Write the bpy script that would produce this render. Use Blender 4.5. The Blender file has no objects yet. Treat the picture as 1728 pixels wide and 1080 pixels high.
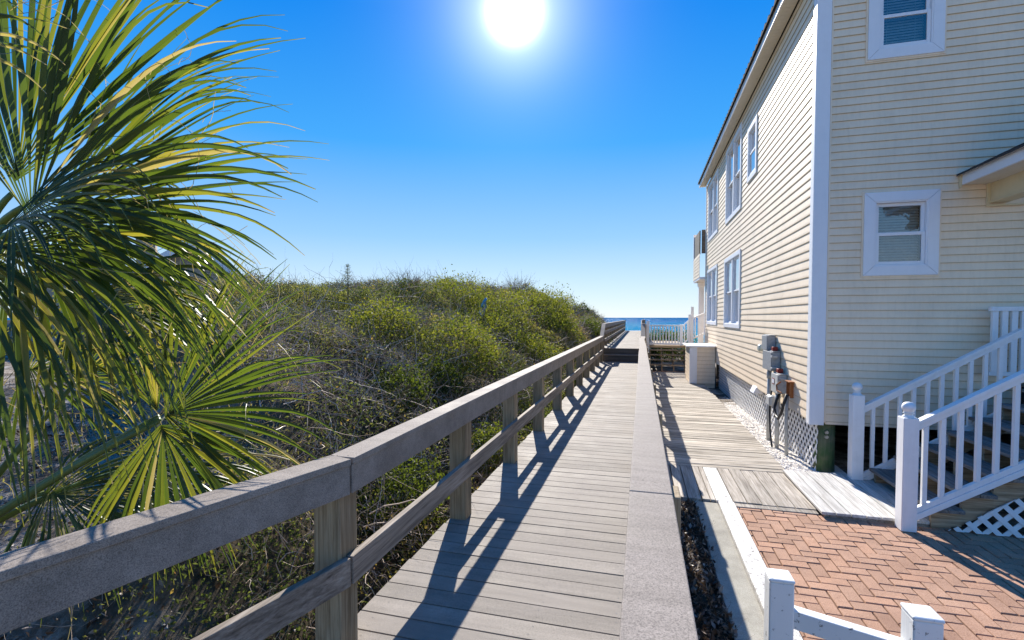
import bpy, math, random
import numpy as np
from math import radians, sin, cos, pi, sqrt
from mathutils import Vector
random.seed(7); RNG = np.random.default_rng(7)
scn = bpy.context.scene
COL = scn.collection

# ------------------------------------------------------------------ helpers
def tag(o, label=None, cat=None, group=None, kind=None):
    if label: o['label'] = label
    if cat: o['category'] = cat
    if group: o['group'] = group
    if kind: o['kind'] = kind
    return o

def thing(name, loc, label, cat, group=None):
    o = bpy.data.objects.new(name, None); COL.objects.link(o)
    o.location = loc; o.empty_display_size = .1
    return tag(o, label, cat, group)

def wloc(o):
    v = Vector((0, 0, 0))
    while o is not None:
        v += o.location; o = o.parent
    return v

class MB:
    """collects shapes in world coordinates; build() links them as one mesh object"""
    def __init__(s, m=None): s.V = []; s.F = []; s.I = []; s.map = m; s.mi = 0
    def add(s, vs, fs):
        n = len(s.V)
        s.V += [s.map(*v) for v in vs] if s.map else [tuple(v) for v in vs]
        s.F += [tuple(n+i for i in f) for f in fs]; s.I += [s.mi]*len(fs)
    def box(s, x0, x1, y0, y1, z0, z1):
        s.add([(x0,y0,z0),(x1,y0,z0),(x1,y1,z0),(x0,y1,z0),(x0,y0,z1),(x1,y0,z1),(x1,y1,z1),(x0,y1,z1)],
              [(0,3,2,1),(4,5,6,7),(0,1,5,4),(1,2,6,5),(2,3,7,6),(3,0,4,7)])
    def hexa(s, vs):
        s.add(vs, [(0,3,2,1),(4,5,6,7),(0,1,5,4),(1,2,6,5),(2,3,7,6),(3,0,4,7)])
    def bar(s, a, b, w, h, up=(0,0,1)):
        a = Vector(a); b = Vector(b); d = (b-a).normalized(); sd = d.cross(Vector(up)).normalized(); u = sd.cross(d)
        sd *= w/2; u *= h/2
        s.hexa([a-sd-u, a+sd-u, b+sd-u, b-sd-u, a-sd+u, a+sd+u, b+sd+u, b-sd+u])
    def quad(s, a, b, c, d): s.add([a,b,c,d], [(0,1,2,3)])
    def tube(s, pts, r, n=8, cap=True):
        pts = [Vector(p) for p in pts]; rs = r if isinstance(r, (list, tuple)) else [r]*len(pts)
        rings = []; ref = None
        for i, p in enumerate(pts):
            d = (pts[min(i+1,len(pts)-1)]-pts[max(i-1,0)]).normalized()
            if ref is None:
                ref = d.cross(Vector((0,0,1)) if abs(d.z) < .9 else Vector((1,0,0))).normalized()
            ref = (ref - d*ref.dot(d)).normalized(); q = d.cross(ref)
            rings.append([p+(ref*cos(2*pi*k/n)+q*sin(2*pi*k/n))*rs[i] for k in range(n)])
        vs = [v for ring in rings for v in ring]; fs = []
        for i in range(len(pts)-1):
            for k in range(n):
                k2 = (k+1) % n; fs.append((i*n+k, i*n+k2, (i+1)*n+k2, (i+1)*n+k))
        if cap:
            fs.append(tuple(range(n-1,-1,-1))); fs.append(tuple((len(pts)-1)*n+k for k in range(n)))
        s.add(vs, fs)
    def lathe(s, c, prof, n=16):
        vs = []; fs = []
        for (r, z) in prof:
            vs += [(c[0]+r*cos(2*pi*k/n), c[1]+r*sin(2*pi*k/n), c[2]+z) for k in range(n)]
        for i in range(len(prof)-1):
            for k in range(n):
                k2 = (k+1) % n; fs.append((i*n+k, i*n+k2, (i+1)*n+k2, (i+1)*n+k))
        fs.append(tuple(range(n-1,-1,-1))); fs.append(tuple((len(prof)-1)*n+k for k in range(n)))
        s.add(vs, fs)
    def build(s, name, mat, parent=None, bevel=0, smooth=False):
        me = bpy.data.meshes.new(name)
        off = wloc(parent) if parent else Vector((0,0,0))
        me.from_pydata([(v[0]-off.x, v[1]-off.y, v[2]-off.z) for v in s.V], [], s.F)
        for m in (mat if isinstance(mat, (list, tuple)) else [mat]): me.materials.append(m)
        if any(s.I): me.polygons.foreach_set('material_index', s.I)
        if smooth: me.polygons.foreach_set('use_smooth', [True]*len(me.polygons))
        me.update()
        o = bpy.data.objects.new(name, me); COL.objects.link(o)
        if parent: o.parent = parent
        if bevel:
            b = o.modifiers.new('bevel', 'BEVEL'); b.width = bevel; b.segments = 2; b.limit_method = 'ANGLE'; b.angle_limit = radians(40)
        return o

def mesh_np(name, V, Q, mat, parent=None, tint=None, smooth=False):
    """fast quad mesh from arrays"""
    V = np.asarray(V, np.float32); Q = np.asarray(Q, np.int32)
    if parent:
        off = wloc(parent); V = V - np.array((off.x, off.y, off.z), np.float32)
    me = bpy.data.meshes.new(name); k = Q.shape[1]
    me.vertices.add(len(V)); me.vertices.foreach_set('co', V.ravel())
    me.loops.add(Q.size); me.loops.foreach_set('vertex_index', Q.ravel())
    me.polygons.add(len(Q)); me.polygons.foreach_set('loop_start', np.arange(0, Q.size, k, dtype=np.int32))
    me.polygons.foreach_set('use_smooth', np.full(len(Q), bool(smooth)))
    if tint is not None:
        a = me.attributes.new('tint', 'FLOAT', 'POINT'); a.data.foreach_set('value', np.asarray(tint, np.float32))
    me.materials.append(mat); me.update(calc_edges=True)
    o = bpy.data.objects.new(name, me); COL.objects.link(o)
    if parent: o.parent = parent
    return o

def copy_tree(o, parent=None):
    c = o.copy(); COL.objects.link(c); c.parent = parent
    for ch in list(o.children): copy_tree(ch, c)
    return c

# ------------------------------------------------------------------ materials
class NT:
    def __init__(s, name):
        s.m = bpy.data.materials.new(name); s.m.use_nodes = True; s.t = s.m.node_tree; s.t.nodes.clear()
        s.out = s.t.nodes.new('ShaderNodeOutputMaterial')
    def n(s, typ, **kw):
        x = s.t.nodes.new('ShaderNode'+typ)
        for k, v in kw.items():
            if k[0] == '_': setattr(x, k[1:], v)
            else:
                key = k.replace('_', ' ')
                x.inputs[key].default_value = v
        return x
    def l(s, a, b): s.t.links.new(a, b)
    def coord(s, scale=(1,1,1), out='Object'):
        c = s.n('TexCoord'); m = s.n('Mapping'); m.inputs['Scale'].default_value = scale
        s.l(c.outputs[out], m.inputs['Vector']); return m.outputs[0]
    def noise(s, vec, scale, detail=4, rough=.55, dist=0):
        x = s.n('TexNoise'); x.inputs['Scale'].default_value = scale; x.inputs['Detail'].default_value = detail
        x.inputs['Roughness'].default_value = rough; x.inputs['Distortion'].default_value = dist
        s.l(vec, x.inputs['Vector']); return x.outputs['Fac']
    def ramp(s, fac, stops):
        r = s.n('ValToRGB'); e = r.color_ramp.elements
        while len(e) < len(stops): e.new(.5)
        for el, (p, c) in zip(e, stops):
            el.position = p; el.color = (*c, 1) if len(c) == 3 else c
        s.l(fac, r.inputs[0]); return r.outputs[0]
    def mix(s, fac, a, b, mode='MIX'):
        x = s.n('Mix'); x.data_type = 'RGBA'; x.blend_type = mode
        for v, i in ((fac, 0), (a, 6), (b, 7)):
            if hasattr(v, 'is_linked'): s.l(v, x.inputs[i])
            else: x.inputs[i].default_value = v if not isinstance(v, tuple) else ((*v, 1) if len(v) == 3 else v)
        return x.outputs[2]
    def math(s, op, a, b=None):
        x = s.n('Math'); x.operation = op
        for v, i in ((a, 0), (b, 1)):
            if v is None: continue
            if hasattr(v, 'is_linked'): s.l(v, x.inputs[i])
            else: x.inputs[i].default_value = v
        return x.outputs[0]
    def bump(s, h, strength=.3, dist=.01, prev=None):
        x = s.n('Bump'); x.inputs['Strength'].default_value = strength; x.inputs['Distance'].default_value = dist
        s.l(h, x.inputs['Height'])
        if prev: s.l(prev, x.inputs['Normal'])
        return x.outputs[0]
    def bsdf(s, color, rough=.6, spec=.4, normal=None, metal=0):
        p = s.n('BsdfPrincipled')
        for v, k in ((color, 'Base Color'), (rough, 'Roughness')):
            if hasattr(v, 'is_linked'): s.l(v, p.inputs[k])
            else: p.inputs[k].default_value = (*v, 1) if isinstance(v, tuple) else v
        p.inputs['Specular IOR Level'].default_value = spec; p.inputs['Metallic'].default_value = metal
        if normal: s.l(normal, p.inputs['Normal'])
        return p.outputs[0]
    def done(s, sh): s.l(sh, s.out.inputs['Surface']); return s.m

def island_var(t, col, lo=.8, hi=1.15):
    g = t.n('NewGeometry'); r = t.n('MapRange'); r.inputs['To Min'].default_value = lo; r.inputs['To Max'].default_value = hi
    t.l(g.outputs['Random Per Island'], r.inputs['Value'])
    h = t.n('HueSaturation'); t.l(col, h.inputs['Color']); t.l(r.outputs[0], h.inputs['Value']); return h.outputs[0]

def m_wood(name, c0, c1, c2, axis='y', rough=.8, lo=.85, hi=1.12, grain=1.0, paint=None):
    t = NT(name); st = {'x': (1.2, 26, 26), 'y': (26, 1.2, 26), 'z': (26, 26, 1.2)}[axis]
    v = t.coord(st); n1 = t.noise(v, 1.6, 6, .65, .6)
    st2 = {'x': (.5, 5, 5), 'y': (5, .5, 5), 'z': (5, 5, .5)}[axis]; n2 = t.noise(t.coord(st2), 1.5, 4, .6)
    fine = t.noise(t.coord({'x': (4, 150, 150), 'y': (150, 4, 150), 'z': (150, 150, 4)}[axis]), 1, 3, .7)
    col = t.ramp(n1, [(.3, c0), (.5, c1), (.72, c2)])
    col = t.mix(.55, col, t.ramp(n2, [(.35, (.42,.42,.42)), (.65, (1.15,1.15,1.15))]), 'MULTIPLY')
    col = t.mix(.35*grain, col, t.ramp(fine, [(.35, (.35,.33,.3)), (.6, (1.1,1.1,1.1))]), 'MULTIPLY')
    if paint:
        chip = t.noise(t.coord((1,1,1)), 26, 6, .75)
        col = t.mix(t.ramp(chip, [(paint[1], (0,0,0)), (paint[1]+.04, (1,1,1))]), paint[0], col)
    col = island_var(t, col, lo, hi)
    nb = t.bump(n1, .35*grain, .004); nb = t.bump(fine, .3*grain, .002, nb)
    return t.done(t.bsdf(col, rough, .3, nb))

def m_composite(name, c, rough=.62, lo=.9, hi=1.08, spec=.35):
    t = NT(name)
    v = t.coord((1,1,1)); n1 = t.noise(v, 260, 3, .7); n2 = t.noise(v, 3.0, 5, .65); n3 = t.noise(t.coord((.8,9,9)), 2, 4, .6)
    col = t.ramp(n1, [(.34, tuple(x*.55 for x in c)), (.5, c), (.68, tuple(min(1, x*1.35) for x in c))])
    col = t.mix(.6, col, t.ramp(n2, [(.3, (.58,.55,.52)), (.68, (1.15,1.14,1.12))]), 'MULTIPLY')
    col = t.mix(.35, col, t.ramp(n3, [(.35, (.6,.6,.6)), (.6, (1.1,1.1,1.1))]), 'MULTIPLY')
    col = island_var(t, col, lo, hi)
    nb = t.bump(n1, .35, .002)
    r = t.ramp(n2, [(.3, (rough-.1,)*3), (.7, (rough+.12,)*3)])
    return t.done(t.bsdf(col, r, spec, nb))

def m_paint(name, c, rough=.45, dirt=.25, dscale=6, spec=.4, bumpy=.1):
    t = NT(name); v = t.coord()
    n = t.noise(v, dscale, 7, .7); n2 = t.noise(t.coord((14,14,1.5)), 2, 5, .6)
    col = t.mix(dirt, c, t.ramp(n, [(.32, tuple(x*.45 for x in c)), (.55, c)]))
    col = t.mix(dirt*.7, col, t.ramp(n2, [(.3, (.6,.57,.5)), (.55, (1,1,1))]), 'MULTIPLY')
    return t.done(t.bsdf(col, rough, spec, t.bump(t.noise(v, 60, 3), bumpy, .002)))

def m_leaf(name, stops, trans, tw=.35, rough=.4, spec=.5):
    t = NT(name); a = t.n('Attribute'); a.attribute_name = 'tint'
    col = t.ramp(a.outputs['Fac'], stops)
    p = t.bsdf(col, rough, spec)
    tr = t.n('BsdfTranslucent'); tc = t.ramp(a.outputs['Fac'], trans); t.l(tc, tr.inputs['Color'])
    m = t.n('MixShader'); m.inputs[0].default_value = tw; t.l(p, m.inputs[1]); t.l(tr.outputs[0], m.inputs[2])
    return t.done(m.outputs[0])

def m_glass(name, tint=(.7,.8,.85)):
    t = NT(name); f = t.n('Fresnel'); f.inputs['IOR'].default_value = 1.6
    tr = t.n('BsdfTransparent'); tr.inputs['Color'].default_value = (*tint, 1)
    g = t.n('BsdfGlossy'); g.inputs['Roughness'].default_value = .015
    v = t.coord(); nb = t.bump(t.noise(v, 3.5, 3), .06, .05); t.l(nb, g.inputs['Normal'])
    fac = t.math('ADD', f.outputs[0], .14)
    m = t.n('MixShader'); t.l(fac, m.inputs[0]); t.l(tr.outputs[0], m.inputs[1]); t.l(g.outputs[0], m.inputs[2])
    return t.done(m.outputs[0])

def m_plain(name, c, rough=.6, metal=0, spec=.4):
    t = NT(name); n = t.noise(t.coord(), 22, 5, .6)
    col = t.ramp(n, [(.3, tuple(x*.75 for x in c)), (.7, tuple(min(1, x*1.1) for x in c))])
    return t.done(t.bsdf(col, rough, spec, None, metal))

M = {}
M['deck'] = m_composite('composite decking', (.31,.275,.238), .7, .84, 1.1, .1)
M['cap'] = m_composite('composite rail', (.295,.255,.222), .7, .95, 1.05, .1)
M['post'] = m_wood('weathered yellow pine post', (.20,.14,.075), (.38,.29,.18), (.52,.42,.28), 'z', .8)
M['rail'] = m_wood('weathered pine rail', (.14,.11,.085), (.33,.27,.215), (.48,.42,.35), 'y', .8)
M['riser'] = m_wood('grey riser board', (.06,.055,.05), (.11,.10,.09), (.17,.155,.14), 'x', .8)
M['plank'] = m_wood('grey weathered plank', (.12,.09,.06), (.52,.455,.37), (.70,.63,.54), 'x', .85, .72, 1.15, 1.3)
M['planky'] = m_wood('pale weathered plank', (.22,.18,.14), (.48,.42,.35), (.64,.58,.5), 'y', .85, .72, 1.15)
M['whiteboard'] = m_wood('white worn board', (.16,.14,.12), (.5,.47,.43), (.74,.72,.68), 'y', .7, .95, 1.03, 1, ((.72,.70,.66), .53))
M['platform'] = m_wood('whitewashed plank', (.34,.3,.26), (.66,.63,.58), (.8,.78,.74), 'y', .75, .8, 1.08)
M['step'] = m_wood('old step wood', (.16,.11,.06), (.40,.29,.18), (.56,.44,.30), 'x', .85)
M['tread'] = m_wood('grey stair tread', (.12,.11,.10), (.25,.235,.22), (.36,.34,.32), 'y', .8)
M['white'] = m_paint('white paint', (.82,.82,.82), .4, .12)
M['whiteold'] = m_wood('flaking white paint', (.10,.095,.09), (.26,.245,.225), (.5,.48,.45), 'z', .65, .97, 1.03, .8, ((.77,.765,.745), .61))
M['trim'] = m_paint('white vinyl trim', (.80,.80,.82), .45, .06)
M['side'] = m_paint('cream vinyl siding', (.89,.72,.525), .5, .2, 1.4)
M['butt'] = m_paint('stained and shaded siding edge', (.50,.37,.20), .7, .3, 3.0)  # yellowed dirt plus the shadow line under each course, painted as one colour
M['channel'] = m_paint('cream trim channel', (.70,.58,.36), .5, .1)
M['soffit'] = m_paint('soffit panel', (.72,.66,.55), .6, .1)
M['glass'] = m_glass('window glass')
M['blind'] = m_plain('blind slat', (.55,.56,.55), .5)
M['curtain'] = m_plain('white curtain', (.38,.38,.37), .8)
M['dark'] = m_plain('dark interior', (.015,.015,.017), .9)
M['roof'] = m_plain('dark metal roofing', (.03,.03,.032), .95, 0, .05)
M['shingle'] = m_plain('dark shingle', (.045,.042,.042), .85)
M['metalgrey'] = m_plain('grey painted steel', (.36,.38,.40), .45, .2)
M['metalpale'] = m_plain('pale grey plastic', (.5,.5,.48), .5)
M['pvc'] = m_plain('grey conduit', (.42,.43,.42), .5)
M['red'] = m_plain('dark red tag', (.22,.015,.012), .5)
M['black'] = m_plain('black rubber', (.02,.02,.022), .5)
M['rust'] = m_plain('rusty iron', (.28,.10,.03), .85)
M['steel'] = m_plain('steel', (.6,.6,.6), .3, 1)
M['screwdark'] = m_plain('dark screw head', (.09,.075,.065), .6, .5)
M['screw'] = m_plain('worn screw head', (.24,.22,.2), .7, 0, .1)
M['clear'] = m_plain('clear meter cover', (.5,.52,.45), .2)

def m_piling():
    t = NT('green stained piling'); n = t.noise(t.coord((18,18,1.5)), 1.5, 6, .7); n2 = t.noise(t.coord(), 5, 4)
    c = t.ramp(n, [(.3, (.05,.075,.03)), (.5, (.12,.16,.075)), (.72, (.24,.22,.14))])
    c = t.mix(.5, c, t.ramp(n2, [(.4, (.05,.12,.04)), (.62, (.2,.17,.11))]))
    return t.done(t.bsdf(c, .85, .2, t.bump(n, .6, .01)))
M['piling'] = m_piling()

def m_brick():
    t = NT('clay paver'); v = t.coord(); n = t.noise(v, 170, 4, .75); n2 = t.noise(v, 3, 4, .6)
    c = t.ramp(n, [(.30, (.11,.055,.038)), (.46, (.40,.238,.158)), (.6, (.475,.30,.21)), (.74, (.60,.45,.35))])
    c = t.mix(.5, c, t.ramp(n2, [(.3, (.68,.62,.6)), (.65, (1.15,1.12,1.1))]), 'MULTIPLY')
    g = t.n('NewGeometry'); hue = t.ramp(g.outputs['Random Per Island'], [(0, (.86,.83,.81)), (.5, (1,1,1)), (1, (1.10,1.04,.99))])
    c = t.mix(1, c, hue, 'MULTIPLY')
    return t.done(t.bsdf(c, .85, .25, t.bump(n, .5, .003)))
M['brick'] = m_brick()

def m_ground(name, stops, scale, fine=90, bump=.6, rough=.95):
    t = NT(name); v = t.coord(); n = t.noise(v, scale, 8, .7); f = t.noise(v, fine, 5, .75)
    c = t.ramp(n, stops); c = t.mix(.6, c, t.ramp(f, [(.32, (.4,.38,.36)), (.66, (1.3,1.3,1.3))]), 'MULTIPLY')
    return t.done(t.bsdf(c, rough, .2, t.bump(f, bump, .02)))
M['sand'] = m_ground('dune sand and litter', [(.36, (.055,.042,.028)), (.5, (.16,.125,.09)), (.60, (.30,.26,.21)), (.72, (.46,.42,.37))], 2.2)
M['litter'] = m_ground('shaded leaf litter', [(.34, (.03,.03,.014)), (.5, (.065,.055,.03)), (.64, (.12,.095,.06)), (.78, (.2,.16,.11))], 3.0)
M['soil'] = m_ground('dark soil', [(.35, (.018,.014,.009)), (.5, (.045,.036,.024)), (.66, (.10,.08,.055))], 5)
M['concrete'] = m_ground('concrete', [(.3, (.30,.28,.235)), (.55, (.42,.395,.33)), (.75, (.5,.47,.41))], 3, 160, .15)
M['gravelbed'] = m_ground('gravel bed', [(.3, (.62,.55,.47)), (.6, (.85,.79,.70))], 9, 120, .3)
def m_pebble():
    t = NT('pale shell gravel'); g = t.n('NewGeometry')
    c = t.ramp(g.outputs['Random Per Island'], [(0, (.3,.24,.19)), (.3, (.58,.53,.47)), (.7, (.72,.68,.63)), (1, (.85,.83,.8))])
    return t.done(t.bsdf(c, .8, .3))
M['pebble'] = m_pebble()
M['debris'] = m_leaf('dry leaf litter', [(0, (.05,.03,.018)), (.5, (.16,.10,.06)), (1, (.38,.33,.29))], [(0, (.1,.05,.02)), (1, (.2,.15,.1))], .1, .5)

SC = [(0, (.035,.048,.018)), (.3, (.085,.10,.034)), (.6, (.165,.165,.055)), (.85, (.28,.235,.085)), (1, (.5,.24,.05))]
ST = [(0, (.10,.14,.025)), (.5, (.30,.31,.06)), (1, (.55,.38,.08))]
M['scrub'] = m_leaf('scrub leaf', SC, ST, .40, .62, .15)
M['bush'] = m_leaf('bright bush leaf', [(0, (.016,.030,.009)), (.4, (.045,.072,.015)), (.75, (.11,.135,.023)), (1, (.22,.205,.036))], [(0, (.05,.08,.01)), (.5, (.20,.25,.02)), (1, (.48,.44,.05))], .36, .6, .15)
M['twig'] = m_leaf('dry twig', [(0, (.11,.07,.045)), (.5, (.38,.275,.195)), (1, (.62,.51,.42))], [(0, (.05,.04,.03)), (1, (.1,.09,.08))], .03, .7, .3)
def m_palm():
    t = NT('fan palm blade'); a = t.n('Attribute'); a.attribute_name = 'tint'
    st = t.noise(t.coord((1,1,1)), 9, 4, .6)
    col = t.ramp(a.outputs['Fac'], [(0, (.022,.04,.012)), (.45, (.055,.085,.02)), (.75, (.11,.13,.026)), (.9, (.26,.22,.045)), (1, (.46,.38,.22))])
    col = t.mix(.5, col, t.ramp(st, [(.35, (.6,.6,.6)), (.65, (1.25,1.25,1.1))]), 'MULTIPLY')
    p = t.bsdf(col, .40, .5)
    tr = t.n('BsdfTranslucent'); tc = t.ramp(a.outputs['Fac'], [(0, (.06,.10,.010)), (.5, (.13,.19,.014)), (.85, (.40,.36,.03)), (1, (.55,.42,.15))]); t.l(tc, tr.inputs['Color'])
    m = t.n('MixShader'); m.inputs[0].default_value = .42; t.l(p, m.inputs[1]); t.l(tr.outputs[0], m.inputs[2])
    return t.done(m.outputs[0])
M['palm'] = m_palm()
M['petiole'] = m_plain('palm leaf stalk', (.13,.17,.045), .4)
M['bark'] = m_wood('palm trunk bark', (.05,.035,.022), (.12,.09,.06), (.2,.16,.11), 'z', .9)
M['barkdark'] = m_plain('dark bark', (.05,.04,.03), .9)
M['scrapblue'] = m_plain('blue sheet', (.10,.36,.55), .4)
M['scrapwhite'] = m_plain('pale sheet', (.5,.55,.62), .5)
def m_sea():
    t = NT('sea water'); c = t.n('TexCoord'); mp = t.n('Mapping'); mp.inputs['Scale'].default_value = (.25, .9, 1); t.l(c.outputs['Object'], mp.inputs['Vector'])
    w = t.noise(mp.outputs[0], .5, 8, .65)
    sx = t.n('SeparateXYZ'); t.l(c.outputs['Object'], sx.inputs[0])
    mr = t.n('MapRange'); mr.inputs['From Min'].default_value = 80; mr.inputs['From Max'].default_value = 900; t.l(sx.outputs[1], mr.inputs['Value'])
    deep = t.ramp(mr.outputs[0], [(0, (.016,.30,.36)), (.2, (.003,.18,.32)), (1, (.0008,.10,.25))])
    big = t.noise(t.coord((.006,.03,1)), 1, 4, .6)
    col = t.mix(.4, deep, t.ramp(big, [(.35, (.6,.7,.75)), (.65, (1.2,1.2,1.2))]), 'MULTIPLY')
    df = t.n('BsdfDiffuse'); t.l(col, df.inputs['Color']); gl = t.n('BsdfGlossy'); gl.inputs['Roughness'].default_value = .22
    t.l(t.bump(w, 1.0, 2.5), gl.inputs['Normal']); mxs = t.n('MixShader'); mxs.inputs[0].default_value = .025; t.l(df.outputs[0], mxs.inputs[1]); t.l(gl.outputs[0], mxs.inputs[2])
    return t.done(mxs.outputs[0])
M['sea'] = m_sea()

# ------------------------------------------------------------------ world, sun, camera
TH = radians(15.03)
cam = bpy.data.objects.new('camera', bpy.data.cameras.new('camera')); COL.objects.link(cam)
cam.location = (0, 0, 1.6); cam.rotation_euler = (radians(90-1.8), 0, TH)
cam.data.sensor_width = 36; cam.data.lens = 812/1728*36; cam.data.shift_y = 21.5/1728
cam.data.clip_start = .05; cam.data.clip_end = 60000
scn.camera = cam
SUN = Vector((-.2545, .966, .622)).normalized()
ELEV = math.asin(SUN.z); AZ = math.atan2(SUN.x, SUN.y)       # azimuth measured from +Y towards +X
sl = bpy.data.lights.new('sun', 'SUN'); sl.energy = 4.6; sl.angle = radians(.5); sl.color = (1, .945, .86)
so = bpy.data.objects.new('sun', sl); COL.objects.link(so); so.rotation_euler = (-SUN).to_track_quat('-Z', 'Y').to_euler(); so.location = (-3, 10, 12)
w = bpy.data.worlds.new('World'); scn.world = w; w.use_nodes = True
nt = w.node_tree; nt.nodes.clear()
def wn(t, **k):
    x = nt.nodes.new('ShaderNode'+t)
    for a, b in k.items(): setattr(x, a, b)
    return x
sky = wn('TexSky', sky_type='NISHITA', sun_disc=False, sun_elevation=ELEV, sun_rotation=AZ, altitude=0, air_density=1.0, dust_density=0.0, ozone_density=3.0)
hs = wn('HueSaturation'); hs.inputs['Saturation'].default_value = 1.0
s1 = wn('VectorMath', operation='MULTIPLY'); s1.inputs[1].default_value = (.085,)*3; nt.links.new(sky.outputs[0], s1.inputs[0])
gm = wn('Gamma'); gm.inputs['Gamma'].default_value = 1.7; nt.links.new(s1.outputs[0], gm.inputs[0])
s2 = wn('VectorMath', operation='MULTIPLY'); s2.inputs[1].default_value = (1/.12,)*3; nt.links.new(gm.outputs[0], s2.inputs[0])
sep = wn('SeparateXYZ'); tc0 = wn('TexCoord'); n0 = wn('VectorMath', operation='NORMALIZE'); nt.links.new(tc0.outputs['Generated'], n0.inputs[0]); nt.links.new(n0.outputs[0], sep.inputs[0])
rp = wn('ValToRGB'); els = rp.color_ramp.elements
GR = [(0, (.78,.89,.98)), (.07, (.60,.78,.98)), (.16, (.33,.62,.98)), (.33, (.055,.41,.98)), (.52, (.0,.26,.92)), (1, (.0,.13,.55))]
while len(els) < len(GR): els.new(.5)
for e_, (p_, c_) in zip(els, GR): e_.position = p_; e_.color = (*c_, 1)
nt.links.new(sep.outputs[2], rp.inputs[0])
s3 = wn('VectorMath', operation='MULTIPLY'); s3.inputs[1].default_value = (.50/.12,)*3; nt.links.new(rp.outputs[0], s3.inputs[0])
blend = wn('Mix', data_type='RGBA'); blend.inputs[0].default_value = .9; nt.links.new(s2.outputs[0], blend.inputs[6]); nt.links.new(s3.outputs[0], blend.inputs[7])
nt.links.new(blend.outputs[2], hs.inputs['Color'])
tc = wn('TexCoord'); nrm = wn('VectorMath', operation='NORMALIZE'); nt.links.new(tc.outputs['Generated'], nrm.inputs[0])
dot = wn('VectorMath', operation='DOT_PRODUCT'); nt.links.new(nrm.outputs[0], dot.inputs[0]); dot.inputs[1].default_value = SUN
mx = wn('Math', operation='MAXIMUM'); nt.links.new(dot.outputs['Value'], mx.inputs[0]); mx.inputs[1].default_value = 0
acc = hs.outputs[0]
for k, amp, c in ((2400, 34, (1,.98,.95)), (330, 2.4, (1,.99,.98)), (110, 1.0, (.95,.97,1)), (40, .35, (.8,.9,1))):      # the sun itself and the bright air round it
    p = wn('Math', operation='POWER'); nt.links.new(mx.outputs[0], p.inputs[0]); p.inputs[1].default_value = k
    m = wn('Mix', data_type='RGBA', blend_type='ADD', clamp_factor=False)
    sc = wn('Math', operation='MULTIPLY'); nt.links.new(p.outputs[0], sc.inputs[0]); sc.inputs[1].default_value = amp
    nt.links.new(sc.outputs[0], m.inputs[0]); nt.links.new(acc, m.inputs[6]); m.inputs[7].default_value = (*c, 1); acc = m.outputs[2]
bg = wn('Background'); bg.inputs['Strength'].default_value = .12; nt.links.new(acc, bg.inputs['Color'])
wo = wn('OutputWorld'); nt.links.new(bg.outputs[0], wo.inputs['Surface'])
scn.view_settings.view_transform = 'Standard'; scn.view_settings.look = 'None'; scn.view_settings.gamma = 1
scn.view_settings.exposure = 1.05
scn.cycles.max_bounces = 8; scn.cycles.transparent_max_bounces = 16
try: scn.cycles.use_denoising = True
except Exception: pass
scn.cycles.sample_clamp_indirect = 6

# ------------------------------------------------------------------ noise and the dune's shape
def vnoise(x, y, seed=0):
    x = np.asarray(x, float); y = np.asarray(y, float)
    xi = np.floor(x).astype(np.int64); yi = np.floor(y).astype(np.int64); fx = x-xi; fy = y-yi
    fx = fx*fx*(3-2*fx); fy = fy*fy*(3-2*fy)
    def h(a, b):
        n = (a*374761393 + b*668265263 + seed*974711) & 0x7fffffff
        n = ((n ^ (n >> 13))*1274126177) & 0x7fffffff
        return ((n ^ (n >> 16)) & 0xffff)/65535.
    return (h(xi,yi)*(1-fx)+h(xi+1,yi)*fx)*(1-fy) + (h(xi,yi+1)*(1-fx)+h(xi+1,yi+1)*fx)*fy
def sstep(a, b, x):
    t = np.clip((x-a)/(b-a), 0, 1); return t*t*(3-2*t)
def canopy0(X, Y):
    """smooth top of the scrub left of the boardwalk"""
    X = np.asarray(X, float); Y = np.asarray(Y, float)
    e = -1.75-X
    z0 = np.interp(Y, [0, 4, 9, 16, 22, 30, 40], [-.5, -.35, -.05, .35, .55, .75, .5])
    crest = np.interp(Y, [0, 4, 8, 12, 16, 20, 25, 30, 34, 40, 48], [1.5, 1.85, 2.1, 2.3, 2.5, 2.75, 2.45, 2.0, 1.5, .6, -1])
    wid = np.interp(Y, [0, 6, 14, 20, 28, 40], [5.6, 5.4, 4.8, 4.2, 2.6, 2.0])
    s = np.clip(e/wid, 0, 1); s = np.sin(s*pi/2)**.85
    return z0 + (crest-z0)*s
def canopy(X, Y):
    n = (vnoise(X*.55, Y*.55, 1)-.5)*.6 + (vnoise(X*1.3, Y*1.3, 2)-.5)*.62 + (vnoise(X*3.1, Y*3.1, 3)-.5)*.34
    return canopy0(X, Y) + n*sstep(0, 1.2, -1.6-np.asarray(X, float))
def bare(X, Y):
    """1 where open sand shows: the foot of the palms"""
    return np.maximum(1-sstep(1.9, 3.2, Y+.22*X+.9), (1-sstep(.9, 2.3, Y+.62*X))*sstep(3.0, 4.2, -X))
def ground_z(X, Y):
    X = np.asarray(X, float); Y = np.asarray(Y, float)
    g = np.full(np.broadcast(X, Y).shape, -.62)
    d = canopy0(X, Y) - .62 + (vnoise(X*.8, Y*.8, 9)-.5)*.25
    sandz = -.55 + .075*np.clip(-X-2, 0, 9) + (vnoise(X*1.6, Y*1.6, 5)-.5)*.12
    b = bare(X, Y)
    d = d*(1-b) + sandz*b
    left = sstep(-1.2, -2.0, X) if False else 1-sstep(-2.1, -1.3, X)
    g = g*(1-left) + np.maximum(d, -.75)*left
    fall = sstep(34, 75, Y); g = g*(1-fall) + (-5.6)*fall
    return g

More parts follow.
